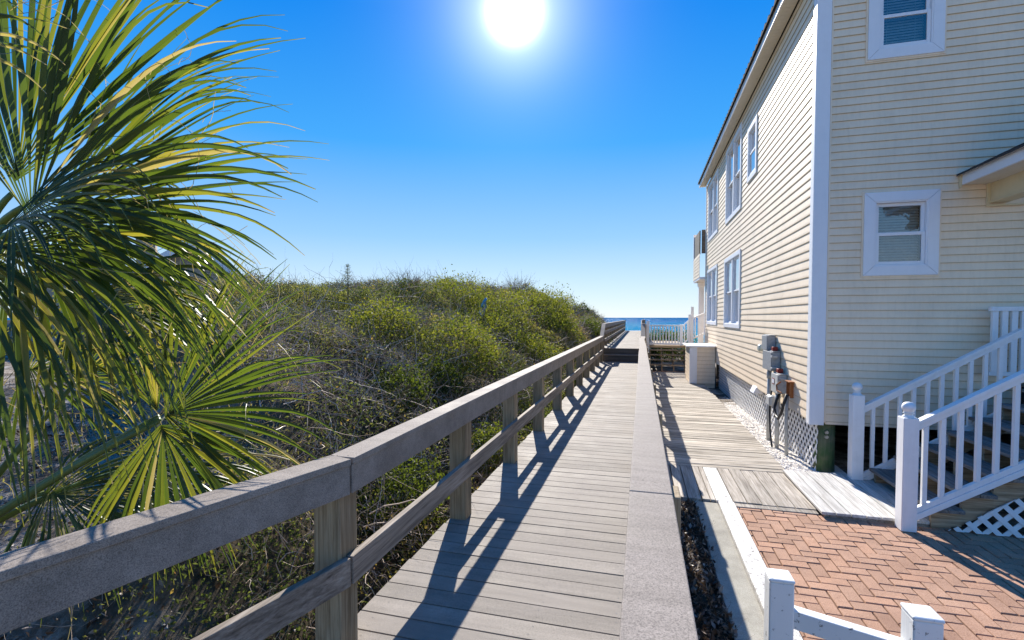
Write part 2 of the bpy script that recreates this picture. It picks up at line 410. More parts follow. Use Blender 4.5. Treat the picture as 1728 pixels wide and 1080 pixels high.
# ------------------------------------------------------------------ ground, beach, sea
def grid(name, xs, ys, fz, mat, kind='structure', parent=None, smooth=True):
    XX, YY = np.meshgrid(xs, ys); ZZ = fz(XX, YY)
    V = np.stack([XX, YY, ZZ], -1).reshape(-1, 3); nx = len(xs); ny = len(ys)
    i = (np.arange(ny-1)[:, None]*nx + np.arange(nx-1)[None, :]).ravel()
    o = mesh_np(name, V, np.stack([i, i+1, i+nx+1, i+nx], -1), mat, parent, None, smooth)
    if kind: o['kind'] = kind
    return o
xs = np.concatenate([np.linspace(-400, -30, 16)[:-1], np.linspace(-30, -9, 40)[:-1], np.linspace(-9, -1, 70)[:-1], np.linspace(-1, 12, 20)[:-1], np.linspace(12, 400, 16)])
ys = np.concatenate([np.linspace(-60, 0, 10)[:-1], np.linspace(0, 14, 110)[:-1], np.linspace(14, 45, 90)[:-1], np.linspace(45, 110, 24)])
def m_terrain():
    t = NT('dune ground'); v = t.coord(); n = t.noise(v, 2.2, 8, .7); f = t.noise(v, 85, 5, .75)
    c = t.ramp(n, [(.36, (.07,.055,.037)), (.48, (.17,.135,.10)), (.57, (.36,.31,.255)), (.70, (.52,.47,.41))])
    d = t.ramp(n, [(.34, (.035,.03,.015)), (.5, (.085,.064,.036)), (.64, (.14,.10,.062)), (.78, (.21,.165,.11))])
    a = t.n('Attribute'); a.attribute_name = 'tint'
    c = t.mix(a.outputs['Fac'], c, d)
    c = t.mix(.6, c, t.ramp(f, [(.32, (.4,.38,.36)), (.66, (1.3,1.3,1.3))]), 'MULTIPLY')
    return t.done(t.bsdf(c, .95, .15, t.bump(f, .7, .02)))
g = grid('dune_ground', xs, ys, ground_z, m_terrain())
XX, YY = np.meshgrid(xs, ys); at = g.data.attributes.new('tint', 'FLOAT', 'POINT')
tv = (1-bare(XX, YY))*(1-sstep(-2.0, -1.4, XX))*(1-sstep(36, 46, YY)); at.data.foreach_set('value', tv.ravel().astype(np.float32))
mb = MB(); mb.quad((-30000, 70, -5), (30000, 70, -5), (30000, 40000, -5), (-30000, 40000, -5)); o = mb.build('sea', M['sea']); o['kind'] = 'structure'

# ------------------------------------------------------------------ leaves and twigs
def leaf_cloud(P, size, tint, up=.35, asp=.52):
    n = len(P); d = RNG.normal(size=(n, 3)); d[:, 2] += up; d /= np.linalg.norm(d, axis=1)[:, None]
    q = RNG.normal(size=(n, 3)); s = np.cross(d, q); s /= np.linalg.norm(s, axis=1)[:, None]+1e-9; nn = np.cross(s, d)
    L = size[:, None]; w = L*asp*.5
    a = P; b = P + d*L*.5 + s*w + nn*w*.35; c = P + d*L; e = P + d*L*.5 - s*w + nn*w*.35
    V = np.stack([a, b, c, e], 1).reshape(-1, 3); Q = np.arange(4*n).reshape(n, 4)
    return V, Q, np.repeat(tint, 4)
def twig_cloud(P, D, length, rad, tint, seg=4, curl=.5):
    n = len(P); pts = [P]; d = D/np.linalg.norm(D, axis=1)[:, None]; p = P
    for k in range(seg):
        d = d + RNG.normal(size=(n, 3))*curl*.5; d /= np.linalg.norm(d, axis=1)[:, None]
        p = p + d*(length/seg)[:, None]; pts.append(p)
    ref = np.cross(D, np.array([.3, .5, .8])); ref /= np.linalg.norm(ref, axis=1)[:, None]+1e-9; r2 = np.cross(D/np.linalg.norm(D, axis=1)[:, None], ref)
    V = np.zeros((n, seg+1, 3, 3))
    for k, pp in enumerate(pts):
        rr = (rad*(1-.75*k/seg))[:, None]
        for j in range(3):
            aa = 2*pi*j/3; V[:, k, j] = pp + (ref*cos(aa)+r2*sin(aa))*rr
    base = (np.arange(n)*(seg+1)*3)[:, None, None]; k = np.arange(seg)[None, :, None]*3; j = np.arange(3)[None, None, :]; j2 = (j+1) % 3
    Q = np.stack([base+k+j, base+k+j2, base+k+3+j2, base+k+3+j], -1).reshape(-1, 4)
    return V.reshape(-1, 3), Q, np.repeat(tint, (seg+1)*3)

def scrub():
    # sample where the scrub stands, denser near the boardwalk's near end
    N = 1000000
    X = -1.62 - RNG.random(N)**1.25*13.5; Y = .9 + RNG.random(N)**1.5*36
    d = np.hypot(X, Y)
    green = .5*vnoise(X*.5, Y*.5, 21) + .3*vnoise(X*1.4, Y*1.4, 22) + .2*vnoise(X*4, Y*4, 23)   # leafy or twiggy patches
    keep = RNG.random(N) < np.clip(.42 + 2.2*(green-.36), .30, 1)*np.clip(.25+2.2*(vnoise(X*2.6, Y*2.6, 37)-.12), .15, 1)*(1-bare(X, Y)*.97)
    keep &= ~((X < -9.5) & (Y > 30))
    X, Y, d, green = X[keep], Y[keep], d[keep], green[keep]
    n = len(X); C = canopy(X, Y); low = ground_z(X, Y)
    dep = RNG.exponential(.13, n) * (1 + .9*RNG.random(n)); edge = X > -2.6
    dep = np.where(edge, RNG.random(n)*.6, dep)
    Z = np.maximum(C - dep, low + .02) + (RNG.random(n) < .04)*RNG.random(n)*.22
    size = (.023 + .0019*d)*(.6+.8*RNG.random(n))
    sp = vnoise(X*.8+7, Y*.8, 31)
    dry = sstep(.56, .40, green) if False else 1-sstep(.40, .56, green)
    pt = .6*vnoise(X*.9, Y*.9, 35)+.4*vnoise(X*2.4, Y*2.4, 36)
    tint = np.clip(.02 + .62*sstep(.3, .75, pt) + .09*RNG.normal(size=n) + .30*dry*RNG.random(n), 0, .93)
    tint = np.where(RNG.random(n) < .012, 1.0, tint)
    V1, Q1, T1 = leaf_cloud(np.stack([X, Y, Z], 1), size, tint)
    o1 = mesh_np('scrub_foliage', V1, Q1, M['scrub'], None, T1)
    tag(o1, 'tangled olive green dune scrub covering the slope left of the boardwalk', 'scrub', None, 'stuff')
    # twigs
    N = 95000
    X = -1.66 - RNG.random(N)**1.15*13; Y = 1.6 + RNG.random(N)**1.4*34; d = np.hypot(X, Y)
    green = .5*vnoise(X*.5, Y*.5, 21) + .3*vnoise(X*1.4, Y*1.4, 22) + .2*vnoise(X*4, Y*4, 23)
    keep = RNG.random(N) < np.clip(1.1 - 1.25*green, .12, 1)*(1-bare(X, Y)*.7)
    X, Y, d = X[keep], Y[keep], d[keep]; n = len(X); C = canopy(X, Y); low = ground_z(X, Y)
    bn = bare(X, Y) > .5
    Z = np.where(bn, low+.01, np.maximum(C - RNG.exponential(.12, n)-.04, low+.01))
    D = RNG.normal(size=(n, 3)); D[:, 2] = np.abs(D[:, 2])*.8+.1; D[bn, 2] = .05
    L = .18 + .32*RNG.random(n)**2 + .006*d; rad = (.0017 + .00026*d)*(.7+.8*RNG.random(n))
    V2, Q2, T2 = twig_cloud(np.stack([X, Y, Z], 1), D, L, rad, np.clip(RNG.normal(.55, .25, n), 0, 1), 4, .75)
    # longer bare branches arching over the leaves
    N = 3600; Xb = -1.9 - RNG.random(N)**1.1*9; Yb = 3.2 + RNG.random(N)**1.3*22; gb = .5*vnoise(Xb*.5, Yb*.5, 21) + .3*vnoise(Xb*1.4, Yb*1.4, 22) + .2*vnoise(Xb*4, Yb*4, 23)
    kp = (RNG.random(N) < np.clip(1.15-1.3*gb, .15, 1)) & (bare(Xb, Yb) < .3); Xb = Xb[kp]; Yb = Yb[kp]; N = len(Xb)
    D = RNG.normal(size=(N, 3)); D[:, 2] = .15+.45*RNG.random(N)
    V4, Q4, T4 = twig_cloud(np.stack([Xb, Yb, canopy(Xb, Yb)-.10], 1), D, .35+1.0*RNG.random(N)**1.5, (.0036+.00026*np.hypot(Xb, Yb))*(.7+.8*RNG.random(N)), np.clip(RNG.normal(.8, .15, N), .3, 1), 8, .55)
    # stems standing up along the skyline
    N = 1500; Y = 3 + RNG.random(N)*27; X = -5.0 - RNG.random(N)*5
    D = np.stack([RNG.normal(size=N)*.5, RNG.normal(size=N)*.4, .7+RNG.random(N)], 1); Z = canopy(X, Y)-.1
    clump = vnoise(X*.9, Y*.9, 44)
    V3, Q3, T3 = twig_cloud(np.stack([X, Y, Z], 1), D, .15+.55*RNG.random(N)*clump**1.5*1.6, .0028+.002*RNG.random(N), np.clip(RNG.normal(.3, .2, N), 0, 1), 5, .4)
    V = np.concatenate([V2, V3, V4]); Q = np.concatenate([Q2, Q3+len(V2), Q4+len(V2)+len(V3)]); T = np.concatenate([T2, T3, T4])
    o2 = mesh_np('scrub_twigs', V, Q, M['twig'], None, T)
    tag(o2, 'dry grey brown twigs tangled through the dune scrub', 'twigs', None, 'stuff')
scrub()

def bush(x, y, rx, rz, label, mat='bush', nl=5200, lsize=.05, lo=.2, hi=1.0, name='bush', cat='bush', group=None, z=None, twigs=60):
    zc = float(canopy(np.array([x]), np.array([y]))[0]) - rz*.35 if z is None else z
    r = thing(name, (x, y, zc - rz*.8), label, cat, group)
    n = nl; u = RNG.normal(size=(n, 3)); u /= np.linalg.norm(u, axis=1)[:, None]
    az = np.arctan2(u[:, 1], u[:, 0])
    lump = .55 + .85*vnoise(az*1.6+x, u[:, 2]*2.4+y, 51) + .3*(vnoise(az*5+x, u[:, 2]*6+y, 52)-.5)
    rad = lump*(1-RNG.exponential(.13, n)).clip(.25, 1.05)
    P = np.stack([x+u[:, 0]*rad*rx, y+u[:, 1]*rad*rx, zc+u[:, 2]*rad*rz], 1)
    tint = np.clip(lo+(hi-lo)*(.5*RNG.random(n)+.5*vnoise(P[:, 0]*4, P[:, 1]*4+P[:, 2]*4, 53)), 0, 1)
    P += RNG.normal(size=(n, 3))*np.array([.16, .16, .07])*rx; P[:, 2] -= .12*rz
    V, Q, T = leaf_cloud(P, lsize*(.6+.8*RNG.random(n)), tint)
    mesh_np('foliage', V, Q, M[mat], r, T)
    k = twigs; D = RNG.normal(size=(k, 3)); D[:, 2] = np.abs(D[:, 2])+.35; D /= np.linalg.norm(D, axis=1)[:, None]
    P0 = np.tile(np.array([[x, y, zc-rz*.75]]), (k, 1)) + RNG.normal(size=(k, 3))*.06
    V, Q, T = twig_cloud(P0, D, rx*(.9+.5*RNG.random(k)), np.full(k, .008), np.clip(RNG.normal(.5, .2, k), 0, 1), 5, .3)
    mesh_np('branches', V, Q, M['twig'], r, T)
    return r

BL = [  # x, y, rx, rz, leaves, label
 (-4.5, 13.6, 1.35, .62, 7000, 'broad bright green bush just right of the blue scrap below the skyline'),
 (-3.7, 17.6, 1.3, .60, 6000, 'rounded green bush on the far crest of the scrub, next to the upper railing'),
 (-5.4, 12.9, 1.2, .55, 6000, 'green bush just left of the blue scrap below the skyline'),
 (-4.3, 7.5, .55, .36, 3200, 'small fresh green bush standing alone among grey twigs in mid scrub'),
 (-3.2, 8.2, .75, .42, 4200, 'yellow green bush close behind the left railing, below the broad bright bush'),
 (-4.0, 11.6, 1.05, .50, 6000, 'largest bright yellow green bush in the middle of the scrub'),
 (-3.0, 16.2, .9, .48, 4200, 'green bush between the left railing and the rounded crest bush'),
 (-2.85, 12.3, .8, .42, 4200, 'yellow green bush leaning over the left railing farther along'),
 (-3.1, 7.0, .42, .28, 2200, 'little dark green bush beside the lower palm tips'),
 (-3.15, 5.9, .40, .30, 2200, 'little dark green bush among dry twigs above the bend of the railing'),
 (-1.98, 6.1, .34, .30, 2200, 'low green bush under the left railing, close against the deck boards'),
 (-2.25, 4.2, .42, .36, 2600, 'low dark bush under the left railing, between its two nearest posts'),
 (-2.4, 21.5, .8, .55, 3600, 'dark green bush touching the foot of the upper railing'),
]
for x, y, rx, rz, nl, lab in BL:
    dk = 'dark' in lab
    bush(x, y, rx*1.05, rz*1.25, lab, 'bush', int(nl*1.35), .032+.0022*y, .0 if dk else .22, .55 if dk else 1.0, group='green bushes in the dune scrub', twigs=40)
for x, y, rx, rz, z, lab in ((.75, 25.5, .8, .72, .22, 'dark green shrub behind the left half of the white level railing'), (1.75, 26.2, .9, .78, .2, 'dark green shrub behind the right half of the white level railing')):
    bush(x, y, rx, rz, lab, 'bush', 5000, .085, 0, .7, name='shrub', cat='shrub', group='shrubs beyond the white railing', z=z)
def bare_shrub(x, y, h, lab, n=46, lean=(0, 0)):
    zc = float(canopy(np.array([x]), np.array([y]))[0])-.25
    r = thing('bare_shrub', (x, y, zc), lab, 'shrub', 'bare shrubs on the skyline')
    D = RNG.normal(size=(n, 3))*.55+np.array([lean[0], lean[1], 0]); D[:, 2] = .75+.5*RNG.random(n); D /= np.linalg.norm(D, axis=1)[:, None]
    P = np.tile(np.array([[x, y, zc]]), (n, 1))+RNG.normal(size=(n, 3))*np.array([.18, .18, .03])
    V, Q, T = twig_cloud(P, D, h*(.55+.5*RNG.random(n)), np.full(n, .0075), np.clip(RNG.normal(.3, .15, n), 0, 1), 6, .28); mesh_np('stems', V, Q, M['twig'], r, T)
    k = n*5; i = RNG.integers(0, n, k); u = .3+.6*RNG.random(k)
    P2 = P[i]+D[i]*(h*.6*u)[:, None]; D2 = D[i]+RNG.normal(size=(k, 3))*.6
    V, Q, T = twig_cloud(P2, D2, h*.3*(.4+RNG.random(k)), np.full(k, .0042), np.clip(RNG.normal(.3, .15, k), 0, 1), 4, .5); mesh_np('twigs', V, Q, M['twig'], r, T)
bare_shrub(-5.1, 19.8, 1.15, 'bare twiggy shrub rising from the skyline above the rounded crest bush')
bare_shrub(-5.7, 11.3, .75, 'bare twiggy shrub on the skyline, the middle one of three', 30)
bare_shrub(-6.9, 15.2, .9, 'bare twiggy shrub on the skyline between its two twiggy neighbours and the blue scrap', 30, (.2, 0))
def sapling():
    x, y = -6.0, 8.95; z = float(canopy(np.array([x]), np.array([y]))[0])-.12; h = .74
    r = thing('conifer_sapling', (x, y, z), 'thin upright conifer sapling poking above the skyline behind the palm tips', 'sapling')
    m = MB(); m.tube([(x, y, z), (x+.01, y, z+h*.5), (x-.005, y, z+h)], [.012, .007, .003], 6); m.build('trunk', M['barkdark'], r)
    P = []; D = []; L = []
    for k in range(15):
        u = .3+.68*k/14; n = 4
        for j in range(n):
            a = j*2*pi/n+k*.7; P.append((x, y, z+h*u)); D.append((cos(a), sin(a), .35)); L.append(.30*(1.04-u)+.03)
    P = np.array(P); D = np.array(D); L = np.array(L); V, Q, T = twig_cloud(P, D, L, np.full(len(P), .004), np.full(len(P), .15), 3, .15); mesh_np('branches', V, Q, M['twig'], r, T)
    i = np.repeat(np.arange(len(P)), 4); u = RNG.random(len(i)); Dn = D/np.linalg.norm(D, axis=1)[:, None]
    V, Q, T = leaf_cloud(P[i]+Dn[i]*(L[i]*u)[:, None], np.full(len(i), .05), RNG.random(len(i))*.25, .5, .18); mesh_np('needles', V, Q, M['scrub'], r, T)
def scrap():
    x, y, z = -4.22, 12.3, 1.68; V = []; F = []; n = 9
    for i in range(n):
        for j in range(n):
            u = i/(n-1); v = j/(n-1); V.append((x+.17*u+.16*(v-.5)-.02*sin(v*9), y+.05*sin(u*7+v*3)+.05*sin(v*6), z+.30*v+.14*u*v-.05*cos(u*6)+.04*sin(u*5+v*4)))
    for i in range(n-1):
        for j in range(n-1): a = i*n+j; F.append((a, a+n, a+n+1, a+1))
    m = MB(); m.add(V, F); o = m.build('plastic_scrap', [M['scrapwhite'], M['scrapblue']], None, 0, True)
    o.data.polygons.foreach_set('material_index', [1 if (f % (n-1)) > 3 else 0 for f in range(len(F))])
    s_ = o.modifiers.new('solid', 'SOLIDIFY'); s_.thickness = .004
    tag(o, 'blue and white scrap of sheet caught on the bushes below the skyline', 'scrap')
sapling(); scrap()


# ------------------------------------------------------------------ fan palms
def frond_mesh(H, axis, nrm, L, N=44, spread=1.9, droop=.6, seed=0, yellow=0., fold=.32, K=14):
    wmul = .98 if droop < .5 else .68
    rr = random.Random(seed); V = []; Q = []; T = []
    a = Vector(axis).normalized(); nn = Vector(nrm); nn = (nn - a*nn.dot(a)).normalized(); s = nn.cross(a)
    H = Vector(H); dphi = 2*spread/(N-1)
    for i in range(N):
        ph = (i/(N-1)-.5)*2*spread + rr.uniform(-.25, .25)*dphi
        d0 = a*cos(ph)+s*sin(ph)+nn*(.10*rr.uniform(-1, 1)+.12)
        d0.normalize(); ln = L*(.66+.34*cos(ph*.8))*rr.uniform(.86, 1.06)
        dr = droop*rr.uniform(.6, 1.45); kink = rr.uniform(.45, .8); tipd = rr.choice((0, .2, .5, 1.5) if droop < .5 else (.2, .6, 1.6, 3.5)); curl = Vector((rr.uniform(-1,1), rr.uniform(-1,1), rr.uniform(-1,1)))*.10
        tint = min(1, max(0, rr.gauss(.42, .16)+ (.42 if rr.random() < yellow else 0)))
        p = H + a*.07*L*max(0, cos(ph)); wmax = 2*math.sin(dphi/2)*ln*.43*1.05*wmul; base = len(V)
        for k in range(K+1):
            u = k/K
            g = dr*(u**1.7)*1.25 + (dr*1.3*(u-kink) if u > kink else 0) + (tipd*(u-.72) if u > .72 else 0)
            d = d0 + Vector((0,0,-1))*g + curl*u*u*2
            d.normalize()
            if k: p = p + d*(ln/K)
            if u < .43: wd = max(.006, 2*math.sin(dphi/2)*ln*u*1.05*wmul)
            else: wd = wmax*max(.05, (1-(u-.43)/.57))**.8
            ln_ = nn - d*nn.dot(d)
            if ln_.length < .05: ln_ = s
            ln_.normalize(); c = d.cross(ln_).normalized()
            f = fold*wd*(1 if u < .5 else 1.3)
            V += [p-c*wd*.5, p+ln_*f, p+c*wd*.5]
            tt = tint + (.35 if u > .93 else 0)+.12*max(0, u-.6)
            T += [tt, max(0, tt-.08), tt]
        for k in range(K):
            b = base+k*3; Q += [(b, b+1, b+4, b+3), (b+1, b+2, b+5, b+4)]
    # pale threads hanging between the blades
    for i in range(int(N*.35)):
        ph = rr.uniform(-spread, spread); d0 = (a*cos(ph)+s*sin(ph)); p = H + d0*L*rr.uniform(.4, .75); base = len(V); r = .0011
        d = (d0 + Vector((rr.uniform(-1,1), rr.uniform(-1,1), rr.uniform(-.6,.8)))).normalized(); ang = rr.uniform(-.5, .5)
        for k in range(9):
            V += [p, p+Vector((0, 0, r*2)), p+Vector((r*1.5, r*1.5, r))]; T += [.97]*3
            d = (d + s*ang*.6 + Vector((rr.uniform(-.2,.2), rr.uniform(-.2,.2), rr.uniform(-.35,.15)))).normalized(); p = p + d*.035
        for k in range(8):
            b = base+k*3; Q += [(b, b+1, b+4, b+3), (b+1, b+2, b+5, b+4)]
    return [tuple(v) for v in V], Q, T
def petiole(root, crown, H, r0=.022, r1=.011, sag=.0):
    A = Vector(crown); B = Vector(H); pts = []
    for k in range(9):
        u = k/8; p = A.lerp(B, u); p.z += sag*4*u*(1-u); pts.append(p)
    m = MB(); m.tube(pts, [r0+(r1-r0)*k/8 for k in range(9)], 7); return m
CR = Vector((cos(TH), sin(TH), 0)); CF = Vector((-sin(TH), cos(TH), 0)); CU = Vector((0, 0, 1))
def pp(r, u, f): return Vector((0, 0, 1.6)) + CR*r + CU*u + CF*f       # right, up, ahead of the palms' outlook (metres)

def palm(name, crown, trunk_base, label, fronds, seed):
    r = thing(name, (trunk_base[0], trunk_base[1], trunk_base[2]), label, 'palm')
    m = MB(); A = Vector(trunk_base); B = Vector(crown); pts = []; rad = []
    for k in range(13):
        u = k/12; pts.append(A.lerp(B, u)+Vector((.02*sin(k*2.1), .02*cos(k*1.7), 0))); rad.append(.12*(1-.2*u)+.018*(k % 2))
    m.tube(pts, rad, 14); m.build('trunk', M['bark'], r)
    for i, (H, ax, nr, L, N, spread, droop, yellow, sag) in enumerate(fronds):
        V, Q, T = frond_mesh(H, ax, nr, L, N, spread, droop, seed+i, yellow)
        f = mesh_np('frond', V, Q, M['palm'], r, T)
        petiole(r, crown, H, .024, .012, sag).build('stalk', M['petiole'], f, 0, True)
    return r

palm('fan_palm', pp(-2.67,.19,2.35), (-3.62,1.42,-.45), 'tall fan palm with big drooping green fronds at the left edge, above the railing', [
    (pp(-2.22,.50,2.2), CR*.86+CU*.51+CF*.02, -CF*.95+CU*.12, 1.30, 50, 1.66, .24, .06, .05),
    (pp(-2.26,.46,2.32), CR*.92+CU*.36+CF*.10, -CF*.85+CU*.35, 1.26, 42, .95, .28, .10, .05),
    (pp(-2.18,.39,2.08), CR*.93+CU*.26-CF*.15, -CF*.70+CU*.65, .82, 36, 1.4, .70, .12, .04),
    (pp(-2.22,.33,2.1), CR*.72-CU*.38-CF*.05, -CF*.85+CU*.4, 1.2, 36, 1.35, 1.0, .30, .03),
    (pp(-2.30,.36,1.98), CR*.20-CU*.65-CF*.05, -CF*.9+CU*.2, 1.12, 32, 1.2, .9, .30, .03),
    (pp(-2.2,.10,2.45), CR*.95+CU*.10, CU*.8-CF*.6, .92, 26, 1.2, 1.25, .55, .05),
    (pp(-2.45,-.02,2.6), CR*.9+CU*.1+CF*.1, CU*.8-CF*.6, .9, 26, 1.3, 1.3, .55, .05),
    (pp(-2.05,.86,1.62), CR*.72+CU*.55, -CF*.9+CU*.1, .66, 24, .7, .45, .5, .05),
    (pp(-2.42,.60,2.35), CR*.16+CU*1.0+CF*.12, -CF*.95, 1.62, 44, .95, .10, .06, .05),
    (pp(-3.05,.42,2.7), CR*.75-CU*.10+CF*.45, CU*.8-CF*.5, 1.05, 32, 1.5, .9, .35, .05),
    (pp(-2.90,.52,3.1), CR*.85-CU*.05+CF*.25, CU*.7-CF*.7, .95, 28, 1.6, .9, .45, .05),
    (pp(-3.0,-.32,2.95), CR*.85+CU*.10+CF*.15, -CF*.9+CU*.4, .90, 36, 1.7, .5, .2, .0),
], 100)
palm('fan_palm', pp(-3.0,-1.25,2.45), (-3.53,1.59,-.5), 'low fan palm with one broad frond spread just behind the railing', [
    (pp(-1.84,-.53,2.5), CR*.90+CU*.46, -CF*.9+CU*.32, 1.0, 40, 1.15, .20, .06, .03),
    (pp(-1.84,-.54,2.49), CR*.35-CU*.75, -CF*.95+CU*.1, .78, 30, 1.15, .45, .22, .03),
    (pp(-1.86,-.52,2.52), CU*.95-CR*.25, -CF*.95+CU*.1, .55, 16, .55, .3, .5, .03),
    (pp(-2.15,-.86,2.75), CR*.85-CU*.15+CF*.2, CU*.75-CF*.6, .82, 38, 1.7, .8, .2, .06),
    (pp(-2.45,-.92,2.5), CR*.6-CU*.25+CF*.3, CU*.7-CF*.6, .78, 36, 1.6, .8, .2, .05),
    (pp(-2.55,-.38,2.8), CR*.45+CU*.75+CF*.2, -CF*.9+CU*.3, .72, 34, 1.4, .6, .35, .02),
], 300)


# ------------------------------------------------------------------ boardwalk
def deck(name, x0, x1, ya, yb, z, pitch=.1457, gap=.010, screws=False, edge=None):
    m = MB(); y = ya
    while y < yb-.02:
        xl = x0 + (edge(y) if edge else 0); j = random.uniform(-.0015, .0015)
        m.box(xl+random.uniform(-.006, .006), x1, y, min(y+pitch-gap, yb), z-.026+j, z+j)
        if screws and y < 9:
            for sx in (-1.36, -.97, -.53, -.12):
                for dy in (.035, .1):
                    m.mi = 1; cx = sx+random.uniform(-.012, .012); cy = y+dy
                    m.add([(cx+.0034*cos(a*pi/3), cy+.0034*sin(a*pi/3), z+.0016+j) for a in range(6)], [tuple(range(6))]); m.mi = 0
        y += pitch
    return m
m = deck('boardwalk', -1.468, .105, -1.5, 17.76, 0, screws=True, edge=lambda y: -.32*max(0, 1.9-y))
o = m.build('boardwalk', [M['deck'], M['screw']]); o['kind'] = 'structure'
m = MB()
for x in (-1.40, -.68, .05): m.box(x-.02, x+.02, -1.2, 17.7, -.2, -.03)
o = m.build('boardwalk_joists', M['riser']); o['kind'] = 'structure'
o = deck('b', -1.45, .105, 18.02, 43, .478).build('boardwalk_beach_end', M['deck']); o['kind'] = 'structure'
m = MB()
for x in (-1.40, -.68, .05): m.box(x-.02, x+.02, 18.07, 42.9, .25, .448)
for y in np.arange(19, 43, 3): m.box(-1.38, -1.24, y, y+.14, -1.5, .25); m.box(-.1, .04, y, y+.14, -1.5, .25)
o = m.build('beach_end_joists', M['riser']); o['kind'] = 'structure'
st = thing('boardwalk_step', (-.7, 17.8, 0), 'two grey wooden step boards where the boardwalk rises towards the sea', 'steps')
m = MB(); m.box(-1.33, .06, 17.785, 17.82, .004, .225); m.build('riser', M['riser'], st, .003)
m = MB(); m.box(-1.33, .06, 17.775, 18.026, .229, .256); m.build('tread', M['deck'], st, .004)
m = MB(); m.box(-1.33, .06, 18.03, 18.06, .235, .474); m.build('riser', M['riser'], st, .003)

def strip(path, o0, o1, z0, z1, zf=None):
    """board along a plan path, offset o0..o1 to its right, mitred at bends"""
    m = MB(); P = [Vector((p[0], p[1])) for p in path]; ring = []
    for i, p in enumerate(P):
        a = (P[i]-P[i-1]).normalized() if i else None; b = (P[i+1]-P[i]).normalized() if i < len(P)-1 else None
        d = ((a or b)+(b or a)).normalized(); nr = Vector((d.y, -d.x)); k = 1/max(.3, nr.dot(Vector(((a or b).y, -(a or b).x))))
        dz = path[i][2] if len(path[i]) > 2 else 0
        ring.append([(p.x+nr.x*o*k, p.y+nr.y*o*k, z+dz) for o, z in ((o0, z0), (o1, z0), (o1, z1), (o0, z1))])
    vs = [v for r in ring for v in r]; fs = [(3,2,1,0), tuple(len(vs)-4+i for i in range(4))]
    for i in range(len(P)-1):
        for k in range(4):
            k2 = (k+1) % 4; fs.append((i*4+k, i*4+k2, i*4+4+k2, i*4+4+k))
    m.add(vs, fs); return m

def railing(label, segs, posts, side, zdeck, height, mids, post_w=.139, foot=-.85, group='wooden boardwalk railings', pz=None):
    """segs: plan paths of the posts' deck-side faces; side +1: deck lies on +X of the railing"""
    p0 = segs[0][0]
    r = thing('wooden_railing', (p0[0], p0[1], zdeck), label, 'railing', group)
    for i, sg in enumerate(segs):
        sg = list(sg)
        w0, w1 = (-.085, .050) if side > 0 else (-.050, .105)
        cbm = strip(sg, w0, w1, zdeck+height-.030, zdeck+height); cbm.mi = 1
        for (x, y) in posts:
            if sg[0][1] < y-.07 < sg[-1][1] and y < 12:
                for dx in (-.045, .0):
                    cx, cy = (x+dx if side > 0 else x-dx), y-.07+dx*.4
                    cbm.add([(cx+.0042*cos(a*pi/3), cy+.0042*sin(a*pi/3), zdeck+height+.0012) for a in range(6)], [tuple(range(6))])
        cbm.build('cap_board', [M['cap'], M['screwdark']], r, .004)
        f0, f1 = (.002, .040) if side > 0 else (-.040, -.002)
        strip(sg, f0, f1, zdeck+height-.168, zdeck+height-.032).build('fascia_board', M['cap'], r, .003)
        for (a, b) in mids:
            strip(sg, f0, f1, zdeck+a, zdeck+b).build('mid_rail', M['rail'], r, .004)
    for (x, y) in posts:
        m = MB(); j = random.uniform(-.004, .004)
        xa, xb = (x-post_w, x) if side > 0 else (x, x+post_w)
        m.box(xa+j, xb+j*.3, y-post_w, y, foot, zdeck+height-.033)
        m.build('post', M['post'], r, .006)
    return r
XL, XR = -1.328, .012
py = [2.04, 3.67, 5.19, 6.72, 8.32, 9.86, 11.45, 13.0, 14.55, 16.1, 17.62]
bend = (XL, 1.94)
seg0 = [(XL-.268*3.6, 1.94-3.6), (XL, 1.936)]
jit = lambda: random.uniform(-.006, .006)
segsL = [seg0, [(XL, 1.942), (XL+jit(), 4.2), (XL, 6.65)], [(XL, 6.655), (XL+jit(), 9), (XL+.002, 11.38)], [(XL, 11.385), (XL+jit(), 14), (XL, 17.30)]]
railing('long grey wooden railing left of the lower boardwalk, bending outward at its near end', segsL,
        [(XL-.45, .25)] + [(XL, y) for y in py], 1, 0, .952, [(.353, .486)])
segsR = [[(XR, -1.6), (XR, 1.835)], [(XR, 1.841), (XR, 6.65)], [(XR, 6.655), (XR-.004, 9.2), (XR+.004, 11.38)],
         [(XR+.004, 11.385), (XR-.01, 13.2), (XR-.02, 14.6), (XR-.005, 15.7), (XR+.03, 16.6), (XR+.01, 17.3)]]
railing('grey wooden railing right of the lower boardwalk, its wide cap board running straight ahead', segsR,
        [(XR, y) for y in [.4]+py], -1, 0, .952, [(.353, .486)])
